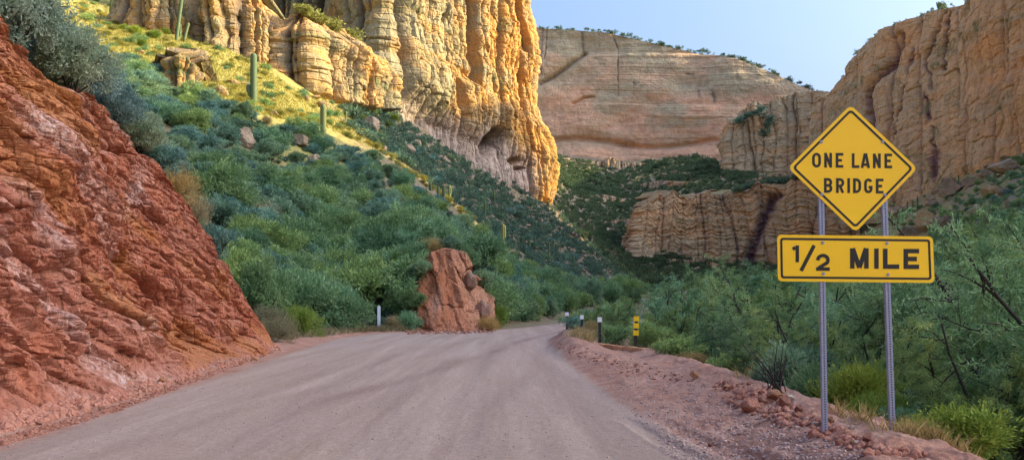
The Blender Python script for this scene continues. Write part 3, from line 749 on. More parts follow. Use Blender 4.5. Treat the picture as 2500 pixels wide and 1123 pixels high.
# rim height of the near face along the canyon: it notches down where the sun reaches the ridge across the road
nb = [(160.5, 336, 46), (158.5, 318, 46), (157, 290, 46), (155, 240, 46), (153, 212, 44), (152, 200, 44), (151.5, 188, 43), (151, 178, 42), (150.5, 165, 40), (150, 150, 38), (148, 125, 36), (146, 100, 34), (142, 60, 32), (137, 14, 30), (134, -12, 30)]
RIM = [152, 150, 146, 142, 139, 87, 84, 92, 106, 116, 121, 121, 104, 96, 92]
nb = [(x, y, z - 10) for x, y, z in nb]
nt = [(x + 5, y, h) for (x, y, z), h in zip(nb, RIM)]
def extra_wall(S, T, P, PX, PY, d, at):
    g = np.exp(-(((PX - 2425) / 50) ** 2 + ((PY - 170) / 60) ** 2)); d = d - 1.5 * g
    at['warm'] = np.clip(at['warm'] + .15, 0, 1)
    return d, at
curtain('cliff', nb, nt, 720, 260, d_tan(161, 26, 2.4, [([(2468, 20), (2462, 110), (2470, 200)], 4, 1.5)], .9, 1.6, .25, 4.2, extra_wall, crk=.25, sub=.15, blk=.7), M['tan_rock'],
        'warm orange cliff face at the right edge, tallest of the right wall', 5, capdepth=14, caprise=0)

# low broken ledges on the far slope and on the right talus
def ledge_band(pts, hpx, seed, label, mat='tan_rock', lo=300, lean=3.0):
    b = []; t = []
    for k, (px, py) in enumerate(pts):
        x, y, z = hit(px, py, lo); x, y, z = float(x[0]), float(y[0]), float(z[0]); e = 0.25 if k in (0, len(pts) - 1) else 1.0
        h = hpx * y / F * e * (1 + .35 * math.sin(seed + 2.3 * k)); b.append((x, y - 1.5, z - 3)); t.append((x, y + lean, z + h))
    return curtain('rock_ledge', b, t, 110, 34, d_tan(seed, 6, 1.6, (), .8, 1.0, .2, 1.6, crk=.4, blk=.6), M[mat], label, 5, capdepth=5, caprise=-1.5, capn=3, capdir=(0, -1))
for i, (pts, h, lab) in enumerate((([(1452, 404), (1490, 410), (1530, 412), (1580, 402)], 20, 'pale broken ledge just under the foot of the far wall'), ([(1560, 452), (1620, 458), (1690, 452), (1760, 446)], 14, 'broken rock ledge on the scrub slope above the layered outcrop'), ([(1430, 480), (1480, 492), (1530, 490)], 14, 'short rock ledge on the scrub slope left of the layered outcrop'),
                                 ([(1640, 425), (1700, 428), (1750, 418)], 10, 'thin rock ledge high on the far scrub slope'), ([(1820, 452), (1880, 446), (1940, 440), (2000, 436)], 26, 'stepped rock ledge between the layered outcrop and the buttress'), ([(1400, 430), (1450, 440), (1500, 436)], 9, 'faint rock ledge on the far slope near the butte corner'), ([(1490, 540), (1520, 548), (1545, 546)], 16, 'small ledge at the left end of the layered outcrop'), ([(1600, 632), (1660, 648), (1730, 655), (1800, 658)], 16, 'low ledge at the foot of the layered outcrop'))):
    ledge_band(pts, h, 401 + 7 * i, lab)

# ridge added behind the right wall (hidden from the road by it) to keep the far slopes in shade
hb = [(.50 * y + 6, y, .10 * y) for y in (372, 420, 480, 560, 650, 750, 860)]
ht = [(.52 * y + 12, y + 3, .36 * y) for y in (372, 420, 480, 560, 650, 750, 860)]
hb, ht = hb[::-1], ht[::-1]
curtain('cliff', hb, ht, 200, 60, d_tan(181, 26, 4, (), 1.5, 3), M['tan_rock'], 'unseen rock rim added behind the right canyon wall to shade the far slopes', 5, capdepth=60)

# --- the red cut bank beside the road ---
yb = np.r_[np.linspace(-8, 9, 8)[:-1], np.linspace(9, 33.4, 40)]
kb = [(float(xl(y)) - .15, float(y), float(near_z(np.array([xl(y) - .15]), np.array([y]))[0]) - .25) for y in yb]
kt = [(float(xl(y)) - .15 - LEAN * float(bank_h(y)), float(y), .2 + float(bank_h(y))) for y in yb]
def d_bank(S, T, P, PX, PY):
    y = P[..., 1]; Z = P[..., 2]
    H = bank_h(y)
    k = np.clip(H / 5, .06, 1) * np.clip(Z / .9 + .12, .1, 1)
    # slanting fractured slabs: shear so that the grain falls to the right as in the photograph
    a = y + 1.05 * Z
    big = fbm(a / 5.0, Z / 5.0, 0, 4, 201)
    wv = .5 * fbm(a / 2, Z / 2, 0, 3, 203)
    c1, c2, r = cells(a / 1.5 + wv, Z / 1.9 + .35 * big, 205)
    c3, c4, r2 = cells(a / .62 + .5 * fbm(a / .9, Z / .9, 0, 2, 207), Z / .62, 209)
    c5, c6, r3 = cells(a / .26 + .4 * fbm(a / .4, Z / .4, 0, 2, 208), Z / .20, 210)
    rg = ridged(a / 1.5, Z / 3.4, 4, 211)
    rf = ridged(a / .55, Z / .8, 4, 212); d = .62 * big + .34 * (r - .5) + .24 * (r2 - .5) + .13 * (r3 - .5) + .24 * rg + .15 * rf - .16 + .10 * fbm(a / .3, Z / .22, 0, 4, 215)
    pit = sstep(.60, .9, r3) * sstep(-.1, .3, fbm(a / 1.4, Z / 1.0, 0, 3, 225))
    d -= .26 * np.exp(-(c2 - c1) / .05) + .15 * np.exp(-(c4 - c3) / .06) + .24 * pit + .05 * np.exp(-(c6 - c5) / .08)
    # bulges, ledges and undercuts seen in the photo
    for px, py, rx, ry, dd in ((150, 350, 90, 130, .5), (30, 860 - 360, 60, 90, .35), (360, 650, 38, 70, -.55), (225, 870, 40, 60, -.4), (140, 580, 60, 60, .45), (310, 790, 50, 50, .4), (575, 830, 14, 26, -.5), (600, 850, 22, 26, .35), (240, 205, 60, 50, .6), (15, 420, 16, 34, -.6)):
        d += dd * np.exp(-((PX - px) / rx) ** 2 - ((PY - py) / ry) ** 2)
    d = d * k - .28 * np.clip(H / 5, 0, 1)
    d -= .9 * sstep(.9, 1.0, T) * np.clip(H / 6, 0, 1)
    # apron of fallen earth at the foot
    d += .7 * np.exp(-np.maximum(Z - .1, 0) / .45) * np.clip(H / 4, .2, 1) * (.7 + .5 * fbm(y / 1.6, 0 * y, 0, 3, 217))
    pale = .9 * np.exp(-((PX - 378) / 14) ** 2 - ((PY - 470) / 55) ** 2) + .7 * np.exp(-((PX - 315) / 24) ** 2 - ((PY - 785) / 40) ** 2) + .55 * np.exp(-((PX - 70) / 60) ** 2 - ((PY - 300) / 55) ** 2) + .5 * sstep(.25, .5, fbm(a / 1.6, Z / 3.4, 0, 4, 219)) \
        + .5 * np.exp(-((PX - 330) / 45) ** 2 - ((PY - 930) / 22) ** 2)
    och = .75 * np.exp(-((PX - 365) / 22) ** 2 - ((PY - 650) / 60) ** 2) + .5 * sstep(.2, .45, fbm(a / 2.6, Z / 2.8, 0, 3, 221)) + .3 * sstep(420, 150, PY)
    dust = .6 * sstep(.9, .1, Z) + .55 * sstep(.05, .4, fbm(a / 2.1, Z / 3.5, 0, 3, 223))
    return d, dict(pale=np.clip(pale, 0, 1), ochre=np.clip(och, 0, 1), dust=np.clip(dust, 0, 1))
curtain('red_bank', kb, kt, 1000, 420, d_bank, M['red'], 'tall cut bank of crumbling red earth along the left of the road', 5, capdepth=3.0, caprise=1.2, capn=5)

# --- the small red cut at the bend ---
def mound_pt(px, y, py): return W(px, py, y)
kb = [W(px, 816, y) for px, y in ((930, 62.5), (965, 58.6), (1012, 57.2), (1075, 56.6), (1130, 56.8), (1168, 57.6), (1192, 60), (1204, 66))]
kt = [W(px, py, y) for px, py, y in ((952, 740, 65), (990, 672, 62.5), (1034, 626, 61), (1085, 608, 60.8), (1128, 615, 61), (1158, 662, 61.6), (1186, 715, 63.5), (1204, 765, 69))]
def d_mound(S, T, P, PX, PY):
    Z = P[..., 2]; e = sstep(0, .15, S / S.max()) * sstep(1, .85, S / S.max())
    a = S + .3 * Z
    c1, c2, r = cells(a / .9 + .4 * fbm(a, Z, 0, 3, 303), Z / 1.8, 305)
    rg = ridged(a / 1.3, Z / 3.2, 4, 311)
    rocky = sstep(1100, 1165, PX + (PY - 700) * -.25)
    d = .4 * fbm(S / 2.5, Z / 2.5, 0, 4, 301) + .35 * rg + (.25 + .5 * rocky) * (r - .5) - (.12 + .25 * rocky) * np.exp(-(c2 - c1) / .08) + .12 * fbm(S / .5, Z / .5, 0, 3, 313)
    return d * (.35 + .65 * e), dict(pale=np.clip(.75 * rocky + .5 * np.exp(-((PX - 1065) / 12) ** 2 - ((PY - 745) / 30) ** 2), 0, 1), ochre=np.clip(.35 + .2 * rocky, 0, 1), dust=np.clip(.3 + .6 * sstep(1.2, .1, Z), 0, 1))
curtain('red_bank', kb, kt, 220, 150, d_mound, M['red'], 'small red dirt cut with a rocky right edge at the bend of the road', 7, capdepth=9, caprise=-1.5, capn=6, capdir=(.06, -1.0))
# ------------------------------------------------------------------ plants: leaf-sized faces on real branching
def unit(v): return v / (np.linalg.norm(v, axis=1, keepdims=True) + 1e-9)

def leaf_faces(Cn, D, L, Wd, rng, bend=.15):
    n = len(Cn); D = unit(D); s = unit(np.cross(D, rng.normal(size=(n, 3)))); nn = np.cross(s, D)
    L = np.broadcast_to(L, n)[:, None]; Wd = np.broadcast_to(Wd, n)[:, None]
    mid = Cn + D * L * .5 + nn * L * bend
    V = np.stack([Cn, mid + s * Wd * .5, Cn + D * L, mid - s * Wd * .5], 1).reshape(-1, 3)
    return V, np.arange(4 * n).reshape(n, 4)

def shrub_meshes(seed, nl, ll, lw, H=1.0, lobes=9, mat='leaf_teal', clumps=70, spread=.15, up=.35, name='shrub_foliage', flat=1.0):
    """unit shrub, radius about 1: irregular lobes, leaves in clumps, thin stems from one base"""
    rng = np.random.default_rng(seed)
    lc = []; lr = []
    for i in range(lobes):
        a = 2 * math.pi * (i + rng.random()) / lobes; r = .62 * rng.random() ** .6
        z = H * (.30 + .42 * rng.random() * (1 - .5 * r)); lc.append((r * math.cos(a) * flat, r * math.sin(a), z)); lr.append(.26 + .22 * rng.random())
    lc = np.array(lc); lr = np.array(lr)
    k = rng.integers(0, lobes, clumps); d = unit(rng.normal(size=(clumps, 3)) + np.array([0, 0, .45]))
    cc = lc[k] + d * lr[k][:, None] * (.55 + .6 * rng.random((clumps, 1))) * np.array([1, 1, H * .9])
    cc[:, 2] = np.maximum(cc[:, 2], .06)
    cv = rng.random(clumps)
    per = rng.dirichlet(np.ones(clumps) * 3) * nl
    idx = np.repeat(np.arange(clumps), np.maximum(per.astype(int), 2)); n = len(idx)
    P = cc[idx] + rng.normal(size=(n, 3)) * spread * np.array([1, 1, .8]); P[:, 2] = np.maximum(P[:, 2], .02)
    D = unit(P - lc[k[idx]]) + np.array([0, 0, up]) + rng.normal(size=(n, 3)) * .6
    V, Fc = leaf_faces(P, D, ll * (.6 + .8 * rng.random(n)), lw * (.7 + .6 * rng.random(n)), rng)
    rnd = np.clip(.6 * cv[idx] + .4 * rng.random(n), 0, 1)
    fol = np_mesh(name, V, Fc, M[mat], {'rnd': np.repeat(rnd, 4)}, smooth=False)
    mb = MB()
    for i in range(lobes):
        b = rng.normal(size=3) * .05; b[2] = -.05; m = lc[i] * .5 + rng.normal(size=3) * .06
        mb.tube([b, m, lc[i]], [.022, .016, .010], 4, False)
    for c, kk in zip(cc[::2], k[::2]):
        mb.tube([lc[kk] * .8 + rng.normal(size=3) * .03, (lc[kk] + c) / 2 + rng.normal(size=3) * .04, c], [.010, .007, .003], 3, False)
    return fol, mb.mesh('branches', M['bark'], True)

def tree_meshes(seed, H=3.6, R=2.1, limbs=6, br=8, tw=7, nl=36000, ll=.085, lw=.016, droop=.35, mat='leaf_green'):
    """multi-stemmed mesquite: crooked dark limbs, drooping feathery sprays along the twigs"""
    rng = np.random.default_rng(seed); mb = MB(); A = []; B = []
    def crook(p0, p1, n, j):
        t = np.linspace(0, 1, n)[:, None]; p = p0 + (p1 - p0) * t; w = np.sin(np.pi * t)
        return p + np.cumsum(rng.normal(size=(n, 3)), 0) * j * w
    for i in range(limbs):
        a = 2 * math.pi * (i + .7 * rng.random()) / limbs; r = R * (.35 + .5 * rng.random()); h = H * (.62 + .36 * rng.random())
        base = np.array([.10 * math.cos(a), .10 * math.sin(a), -.15]); end = np.array([r * math.cos(a), r * math.sin(a), h])
        L = crook(base, end, 9, .10); rr = np.linspace(.07, .02, 9) * H / 3.6
        mb.tube(L, rr, 6, False)
        for b in range(br):
            t = .28 + .72 * (b + rng.random()) / br; f = t * 8; q = int(min(f, 7)); p0 = L[q] + (L[q + 1] - L[q]) * (f - q)
            d = unit(np.array([[math.cos(a), math.sin(a), .25]]) + rng.normal(size=(1, 3)) * .75)[0]
            p1 = p0 + d * H * (.16 + .16 * rng.random()); Bn = crook(p0, p1, 5, .035)
            mb.tube(Bn, np.linspace(.02, .007, 5) * H / 3.6, 4, False)
            for w in range(tw):
                tt = .15 + .85 * (w + rng.random()) / tw; f2 = tt * 4; q2 = int(min(f2, 3)); s0 = Bn[q2] + (Bn[q2 + 1] - Bn[q2]) * (f2 - q2)
                dd = unit((d + rng.normal(size=3) * .8 + np.array([0, 0, .1]))[None])[0]; s1 = s0 + dd * H * (.09 + .08 * rng.random())
                s1[2] -= droop * H * .06; A.append(s0); B.append(s1)
                if w % 2 == 0: mb.tube([s0, (s0 + s1) / 2 + rng.normal(size=3) * .015, s1], [.007, .005, .003], 3, False)
    A = np.array(A); B = np.array(B); m = len(A); ok = B[:, 2] > .15; A = A[ok]; B = B[ok]; m = len(A)
    cv = rng.random(m); wt = rng.dirichlet(np.ones(m) * 2.5) * nl
    idx = np.repeat(np.arange(m), np.maximum(wt.astype(int), 3)); n = len(idx)
    t = rng.random((n, 1)) ** .8; T = unit(B - A)[idx]
    P = A[idx] + (B - A)[idx] * t * 1.05 + rng.normal(size=(n, 3)) * .03 * H / 3.6
    D = T * .5 + rng.normal(size=(n, 3)) * .75 + np.array([0, 0, -droop])
    V, Fc = leaf_faces(P, D, ll * (.6 + .8 * rng.random(n)), lw * (.7 + .6 * rng.random(n)), rng, .12)
    rnd = np.clip(.55 * cv[idx] + .45 * rng.random(n), 0, 1)
    return np_mesh('crown', V, Fc, M[mat], {'rnd': np.repeat(rnd, 4)}, smooth=False), mb.mesh('trunk', M['bark'], True)

def blades(Cn, h, w, rng, lean=.35, seg=1):
    """thin grass blades standing at the points Cn"""
    n = len(Cn); a = rng.random(n) * 2 * math.pi; s = np.stack([np.cos(a), np.sin(a), 0 * a], 1)
    le = rng.normal(size=(n, 3)) * lean; le[:, 2] = 1; le = unit(le); h = np.broadcast_to(h, n)[:, None] * (.6 + .7 * rng.random((n, 1)))
    mid = Cn + le * h * .55; tip = Cn + le * h + np.stack([le[:, 0], le[:, 1], -.1 * np.ones(n)], 1) * h * .25
    w = np.broadcast_to(w, n)[:, None]
    V = np.stack([Cn - s * w, Cn + s * w, mid + s * w * .7, tip, mid - s * w * .7], 1)
    F1 = np.arange(5 * n).reshape(n, 5)
    return V.reshape(-1, 3), F1

def boulder_mesh(seed, name='rock', mat='boulder', sub=4, rough=.36, blocky=1.0):
    import bmesh
    bm = bmesh.new(); bmesh.ops.create_icosphere(bm, subdivisions=sub, radius=1.0)
    V = np.array([v.co[:] for v in bm.verts]); rng = np.random.default_rng(seed)
    # chip flat faces off a ball, then roughen
    for i in range(9):
        nrm = unit(rng.normal(size=(1, 3)))[0]; cut = .50 + .32 * rng.random(); d = V @ nrm
        V = V - np.maximum(d - cut, 0)[:, None] * nrm * (.65 + .35 * blocky)
    r = 1 + rough * .5 * fbm(V[:, 0] * 1.7 + seed, V[:, 1] * 1.7, V[:, 2] * 1.7, 4, seed) + rough * .22 * fbm(V[:, 0] * 6, V[:, 1] * 6 + seed, V[:, 2] * 6, 3, seed + 1)
    V = V * r[:, None]; V[:, 2] *= .78
    for v, c in zip(bm.verts, V): v.co = c
    me = bpy.data.meshes.new(name); bm.to_mesh(me); bm.free(); me.materials.append(M[mat])
    me.polygons.foreach_set('use_smooth', np.full(len(me.polygons), False))
    return me

def cactus_tube(pts, rad, ribs=13, nring=3):
    """ribbed column along a path with a domed tip"""
    pts = [np.array(p, float) for p in pts]
    L = np.r_[0, np.cumsum([np.linalg.norm(b - a) for a, b in zip(pts[:-1], pts[1:])])]
    n = max(8, int(L[-1] / .35)); s = np.linspace(0, L[-1], n); P = np.stack([np.interp(s, L, [p[k] for p in pts]) for k in range(3)], 1)
    P = smooth1(P, 5) if n > 8 else P
    tip = P[-1] - P[-2]; tip /= np.linalg.norm(tip)
    rr = np.full(n, rad); rr[:3] *= (.86, .93, .98)
    for f, q in ((.45, .86), (.75, .62), (.93, .34), (.99, .08)):
        P = np.vstack([P, P[n - 1] + tip * rad * 1.1 * f]); rr = np.r_[rr, rad * q]
    V = []; k = ribs * 2
    for i, p in enumerate(P):
        d = P[min(i + 1, len(P) - 1)] - P[max(i - 1, 0)]; d /= np.linalg.norm(d)
        a = np.cross(d, (0.11, .97, .2)); a /= np.linalg.norm(a); b = np.cross(d, a)
        th = np.arange(k) * 2 * math.pi / k; q = rr[i] * np.where(np.arange(k) % 2, .86, 1.04)
        V.append(p + np.outer(np.cos(th) * q, a) + np.outer(np.sin(th) * q, b))
    V = np.vstack(V); m = len(P)
    I, J = np.meshgrid(np.arange(m - 1), np.arange(k), indexing='ij')
    Fc = np.stack([I * k + J, I * k + (J + 1) % k, (I + 1) * k + (J + 1) % k, (I + 1) * k + J], -1).reshape(-1, 4)
    return V, Fc

def merge_instances(meshes, P, S, R, seed):
    """many small copies baked into one mesh (for ground cover nobody could count)"""
    rng = np.random.default_rng(seed); Vs = []; Fs = []; Rs = []; b = 0
    src = []
    for me in meshes:
        v = np.zeros(len(me.vertices) * 3, np.float32); me.vertices.foreach_get('co', v); v = v.reshape(-1, 3)
        m = len(me.polygons[0].vertices); f = np.zeros(len(me.loops), np.int32); me.loops.foreach_get('vertex_index', f); f = f.reshape(-1, m)
        r = np.zeros(len(v), np.float32)
        if 'rnd' in me.attributes: me.attributes['rnd'].data.foreach_get('value', r)
        src.append((v, f, r))
    for p, s, a in zip(P, S, R):
        v, f, r = src[rng.integers(len(src))]; c, sn = math.cos(a), math.sin(a)
        q = np.stack([v[:, 0] * c - v[:, 1] * sn, v[:, 0] * sn + v[:, 1] * c, v[:, 2] * (.8 + .4 * rng.random())], 1) * s + p
        Vs.append(q); Fs.append(f + b); b += len(v); Rs.append(np.clip(.55 * r + .45 * rng.random(), 0, 1))
    return np.vstack(Vs), np.vstack(Fs), np.concatenate(Rs)

def in_poly(px, py, poly):
    px = np.asarray(px); py = np.asarray(py); c = np.zeros(px.shape, bool); n = len(poly)
    for i in range(n):
        x0, y0 = poly[i]; x1, y1 = poly[(i + 1) % n]
        c ^= ((y0 > py) != (y1 > py)) & (px < (x1 - x0) * (py - y0) / (y1 - y0 + 1e-9) + x0)
    return c

def sample_poly(poly, n, seed, lo=9.0):
    """ground points seen inside a photo region, evenly spread over what is seen"""
    rng = np.random.default_rng(seed); P = np.array(poly, float); a = P.min(0); b = P.max(0); out = []
    while sum(len(o) for o in out) < n:
        q = a + (b - a) * rng.random((n * 2, 2)); q = q[in_poly(q[:, 0], q[:, 1], poly)]; out.append(q)
    q = np.vstack(out)[:n]
    x, y, z = hit(q[:, 0], q[:, 1], lo)
    ok = ~np.isnan(y)
    return np.stack([x, y, z], 1)[ok], q[ok]

def thin(P, q, dist, keep=10 ** 9):
    """keep points that stand at least dist(P) apart"""
    out = []
    for i, p in enumerate(P):
        d = dist(p)
        if all((p[0] - P[j][0]) ** 2 + (p[1] - P[j][1]) ** 2 > d * d for j in out[-400:]): out.append(i)
        if len(out) >= keep: break
    return P[out], q[out]
# ------------------------------------------------------------------ planting
rs = random.Random(77)
LIT_SRC = [shrub_meshes(500 + i, 1500, .15, .07, .8, 7, 'leaf_lit', 40, .17) for i in range(3)]
TEAL = [shrub_meshes(520 + i, 5200, .105, .05, 1.0, 12, 'leaf_teal', 95, .085) for i in range(4)]
GREEN = [shrub_meshes(540 + i, 6500, .125, .034, 1.05, 11, 'leaf_green', 105, .10, .1) for i in range(4)]
BLUE = [shrub_meshes(560 + i, 14000, .072, .027, .95, 11, 'leaf_blue', 150, .085) for i in range(2)]
LIME = [shrub_meshes(580 + i, 6500, .12, .028, 1.0, 8, 'leaf_lime', 90, .13, .6) for i in range(2)]
DRYB = [shrub_meshes(590 + i, 6000, .14, .014, .9, 8, 'leaf_dry', 90, .16, .7) for i in range(2)]
SMALL = [shrub_meshes(600 + i, 900, .20, .10, .85, 6, 'leaf_teal', 26, .19) for i in range(3)]
SMALLG = [shrub_meshes(610 + i, 900, .20, .09, .85, 6, 'leaf_green', 26, .19) for i in range(3)]
TINY = [shrub_meshes(620 + i, 130, .42, .24, .8, 4, 'leaf_far', 10, .22)[0] for i in range(5)]
TINYL = [shrub_meshes(640 + i, 110, .42, .22, .7, 4, 'leaf_lit', 9, .22)[0] for i in range(3)]
TREE = [tree_meshes(700 + i, 3.6, 2.2, 7, 9, 8, 36000, .09, .019) for i in range(3)]
TREEM = [tree_meshes(720 + i, 3.6, 2.2, 7, 8, 7, 17000, .15, .034) for i in range(3)]

used = {}
def put(kind, src, p, r, label, cat, group=None, parts=('foliage', 'branches'), hs=1.0, lean=0.0, sink=.05):
    """one plant: a thing with its parts, or a single mesh where the photo shows no parts"""
    rz = rs.random() * 6.283; fol, br = src
    s = (r, r * (.9 + .2 * rs.random()), r * hs)
    if parts:
        o = link(kind, None, None, (p[0], p[1], p[2] - sink * r))
        a = link(parts[0], fol, o); b = link(parts[1], br, o)
    else:
        o = link(kind, fol, None, (p[0], p[1], p[2] - sink * r))
    o.rotation_euler = (lean * (rs.random() - .5), lean * (rs.random() - .5), rz); o.scale = s
    return tag(o, label, cat, group)

LAND = [(620, 190, 'tall shaded saguaro'), (1090, 710, 'small red cut'), (735, 735, 'yellow green bush'), (925, 762, 'grey marker post'), (590, 322, 'pinkish boulders'),
        (790, 300, 'shaded crest cactus'), (1228, 570, 'sunlit twin cactus'), (520, 430, 'red bank edge'), (768, 190, 'armed cactus'), (448, 145, 'low orange knob'),
        (1195, 345, 'butte hollow'), (1340, 470, 'butte corner'), (940, 350, 'ocotillo stalks'), (2420, 350, 'tall right cactus'), (2265, 530, 'big pale boulder'), (1552, 800, 'yellow striped marker'),
        (1420, 790, 'white topped posts'), (860, 180, 'rounded crag'), (1700, 560, 'layered outcrop'), (330, 40, 'top left cacti'), (1500, 690, 'valley floor'), (1480, 400, 'far wall foot')]
def where(px, py):
    d = [((px - a) ** 2 + (py - b) ** 2, a, b, n) for a, b, n in LAND]; _, a, b, n = min(d)
    dx, dy = px - a, py - b; D = math.hypot(dx, dy)
    far = 'just ' if D < 55 else ('' if D < 115 else 'well ')
    w = ('above' if dy < 0 else 'below') if abs(dy) > abs(dx) * 1.6 else (('left of' if dx < 0 else 'right of') if abs(dx) > abs(dy) * 1.6 else (('upper ' if dy < 0 else 'lower ') + ('left of' if dx < 0 else 'right of')))
    return far + w + ' ' + n
def size_word(r, lo, hi): return 'small' if r < lo else ('large' if r > hi else 'middling')
_lab = {}
def uniq(base, group):
    _lab.setdefault(base, 0); _lab[base] += 1
    return base

# shaded hillside on the left: big rounded grey-green and green bushes
ZONE1 = [(560, 600), (500, 470), (400, 340), (310, 250), (270, 170), (300, 140), (440, 212), (520, 262), (600, 285), (700, 320), (790, 345), (930, 400), (1140, 555), (1290, 668), (1330, 765), (1200, 800), (1190, 740), (1130, 620), (1050, 615), (1020, 690), (990, 800), (900, 805), (680, 820), (600, 690)]
P, q = sample_poly(ZONE1, 2600, 1, 36); 
o = np.argsort(np.random.default_rng(2).random(len(P))); P, q = P[o], q[o]
P, q = thin(P, q, lambda p: 1.2 + p[1] * .0065, 292)
for p, (px, py) in zip(P, q):
    y = p[1]; r = (1.3 + 1.2 * rs.random() ** 1.3) * (1.12 if y < 80 else 1.0)
    if px < 640 and py > 600: r *= .75
    if 670 < px < 805 and py > 690 and y < 52: continue
    if 900 < px < 985 and py > 730: continue
    if 1025 < px < 1170 and y < 62.5: continue
    t = rs.random(); low = (py > 560)
    if t < (.62 if low else .30):
        put('mesquite_bush', rs.choice(GREEN), p, r * 1.08, '%s green feathery bush %s' % (size_word(r, 1.25, 1.6), where(px, py)), 'bush', 'green bushes on the shaded hillside', hs=1.0 + .25 * rs.random())
    elif t < .95:
        put('jojoba_bush', rs.choice(TEAL), p, r, '%s grey green rounded bush %s' % (size_word(r, 1.25, 1.6), where(px, py)), 'bush', 'grey green bushes on the shaded hillside', hs=.85 + .25 * rs.random())
    else:
        put('dry_bush', rs.choice(DRYB), p, r * .75, 'pale dry bush %s' % where(px, py), 'bush', 'dry bushes on the shaded hillside')
ZONE1B = [(500, 470), (480, 560), (330, 430), (200, 330), (110, 220), (120, 90), (250, 120), (310, 250), (400, 340)]
P2, q2 = sample_poly(ZONE1B, 300, 27, 36); P2, q2 = thin(P2, q2, lambda p: 1.9, 60)
for p, (px, py) in zip(P2, q2): put('brittlebush', rs.choice(BLUE + TEAL[:1]), p, 1.0 + .7 * rs.random(), 'grey green bush on the slope behind the red bank', 'bush', 'grey green bushes behind the red bank')
P2, q2 = sample_poly(ZONE1 + [(560, 600)], 1500, 21, 36); P3, q3 = sample_poly(ZONE1B, 500, 29, 36); P2 = np.vstack([P2, P3]); q2 = np.vstack([q2, q3]); P2, q2 = thin(P2, q2, lambda p: .8 + p[1] * .006, 1300)
V_, F_, R_ = merge_instances([m[0] for m in SMALL[:2]] , P2, .35 + .5 * np.random.default_rng(22).random(len(P2)), np.random.default_rng(23).random(len(P2)) * 6.28, 24)
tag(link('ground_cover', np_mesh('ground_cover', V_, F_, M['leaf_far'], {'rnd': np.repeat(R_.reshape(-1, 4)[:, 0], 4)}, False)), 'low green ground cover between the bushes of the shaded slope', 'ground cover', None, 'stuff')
# where the road bends out of sight: green brush on the valley floor
ZONE5 = [(1200, 690), (1290, 660), (1420, 702), (1570, 712), (1570, 742), (1420, 752), (1345, 772), (1230, 790)]
P2, q2 = sample_poly(ZONE5, 500, 25, 62); P2, q2 = thin(P2, q2, lambda p: 1.7 + p[1] * .006, 80)
for p, (px, py) in zip(P2, q2):
    if xl(p[1]) - .8 < p[0] < xr(p[1]) + 1.0 and p[1] < 118: continue
    put('mesquite_bush', rs.choice(GREEN if rs.random() < .75 else TEAL), p, 1.3 + 1.1 * rs.random(), 'green bush at the road bend, %s' % where(px, py), 'bush', 'green bushes at the road bend', hs=1.15 + .3 * rs.random())
# singled out plants on that side
def at(px, py, lo=9.0):
    x, y, z = hit(px, py, lo); return np.array([x[0], y[0], z[0]])
def solo(kind, src, px, py, y, r, label, cat='bush', hs=1.0, dz=0.0, zabs=None):
    x = (px - CX) / F * y; z = float(G(np.array([x]), np.array([y]))[0]) + dz
    if zabs is not None: z = max(z, zabs)
    return put(kind, src, (x, y, z), r, label, cat, None, hs=hs)
solo('palo_verde', LIME[0], 735, 800, 44, 1.1, 'bright yellow green bush on the left roadside below the dark thicket', hs=1.25)
solo('palo_verde', LIME[1], 1005, 790, 62, 1.3, 'yellowish bush at the upper left edge of the small red cut', hs=1.3, dz=.5)
solo('palo_verde', LIME[0], 1215, 790, 63, 1.0, 'lime green bush at the right foot of the small red cut', hs=1.4)
solo('dry_bush', DRYB[0], 660, 820, 37, 1.0, 'tan dry bush at the far end of the tall red bank')
solo('dry_bush', DRYB[1], 640, 790, 40, 1.15, 'olive dry bush leaning on the end of the tall red bank')
solo('dry_bush', DRYB[0], 1072, 640, 64.5, 1.5, 'brown dry bush crowning the small red cut', hs=1.1, dz=.1)
for px, y, za, r, k, lab in ((992, 57.0, .0, .95, 'g', 'small green bush in front of the left foot of the small red cut'), (1006, 57.9, 1.5, .9, 'g', 'small green bush clinging to the left side of the small red cut'), (1028, 59.6, 3.6, .8, 't', 'small grey green bush high on the left side of the small red cut'), (1198, 58.2, .0, .8, 'd', 'pale brush before the right foot of the small red cut'), (985, 59.3, .3, 1.5, 'g', 'green bush growing over the left foot of the small red cut'), (1003, 61.2, 2.4, 1.45, 't', 'grey green bush covering the left flank of the small red cut'), (1022, 62.2, 4.0, 1.2, 'g', 'green bush on the upper left shoulder of the small red cut'), (1052, 62.6, 4.9, 1.0, 'd', 'brown brush on the very top of the small red cut'),
                              (1098, 62.9, 5.0, 1.1, 't', 'grey green bush on the top right of the small red cut'), (1140, 63.4, 4.2, 1.2, 'g', 'green bush above the rocky edge of the small red cut'), (1178, 63.6, 2.8, 1.1, 't', 'grey green bush beside the rocky edge of the small red cut'), (1205, 64, 1.2, 1.2, 'g', 'green bush below the rocky edge of the small red cut'),
                              (1075, 67, 5.4, 1.9, 'g', 'large green bush on the slope right above the small red cut')):
    solo({'g': 'mesquite_bush', 't': 'jojoba_bush', 'd': 'dry_bush'}[k], {'g': GREEN, 't': TEAL, 'd': DRYB}[k][int(px) % 2], px, 0, y, r, lab, hs=1.15, zabs=za)
solo('dry_bush', DRYB[1], 960, 800, 56.5, .8, 'straw coloured brush between the grey marker post and the red cut')
solo('dry_bush', DRYB[1], 1195, 805, 62, .8, 'dry brush at the right foot of the small red cut')
solo('mesquite_bush', GREEN[1], 1195, 700, 69, 2.1, 'dark green bush behind the rocky edge of the small red cut', hs=1.3)
solo('mesquite_bush', GREEN[2], 850, 800, 53, 1.5, 'leafy green bush left of the grey marker post', hs=1.35)
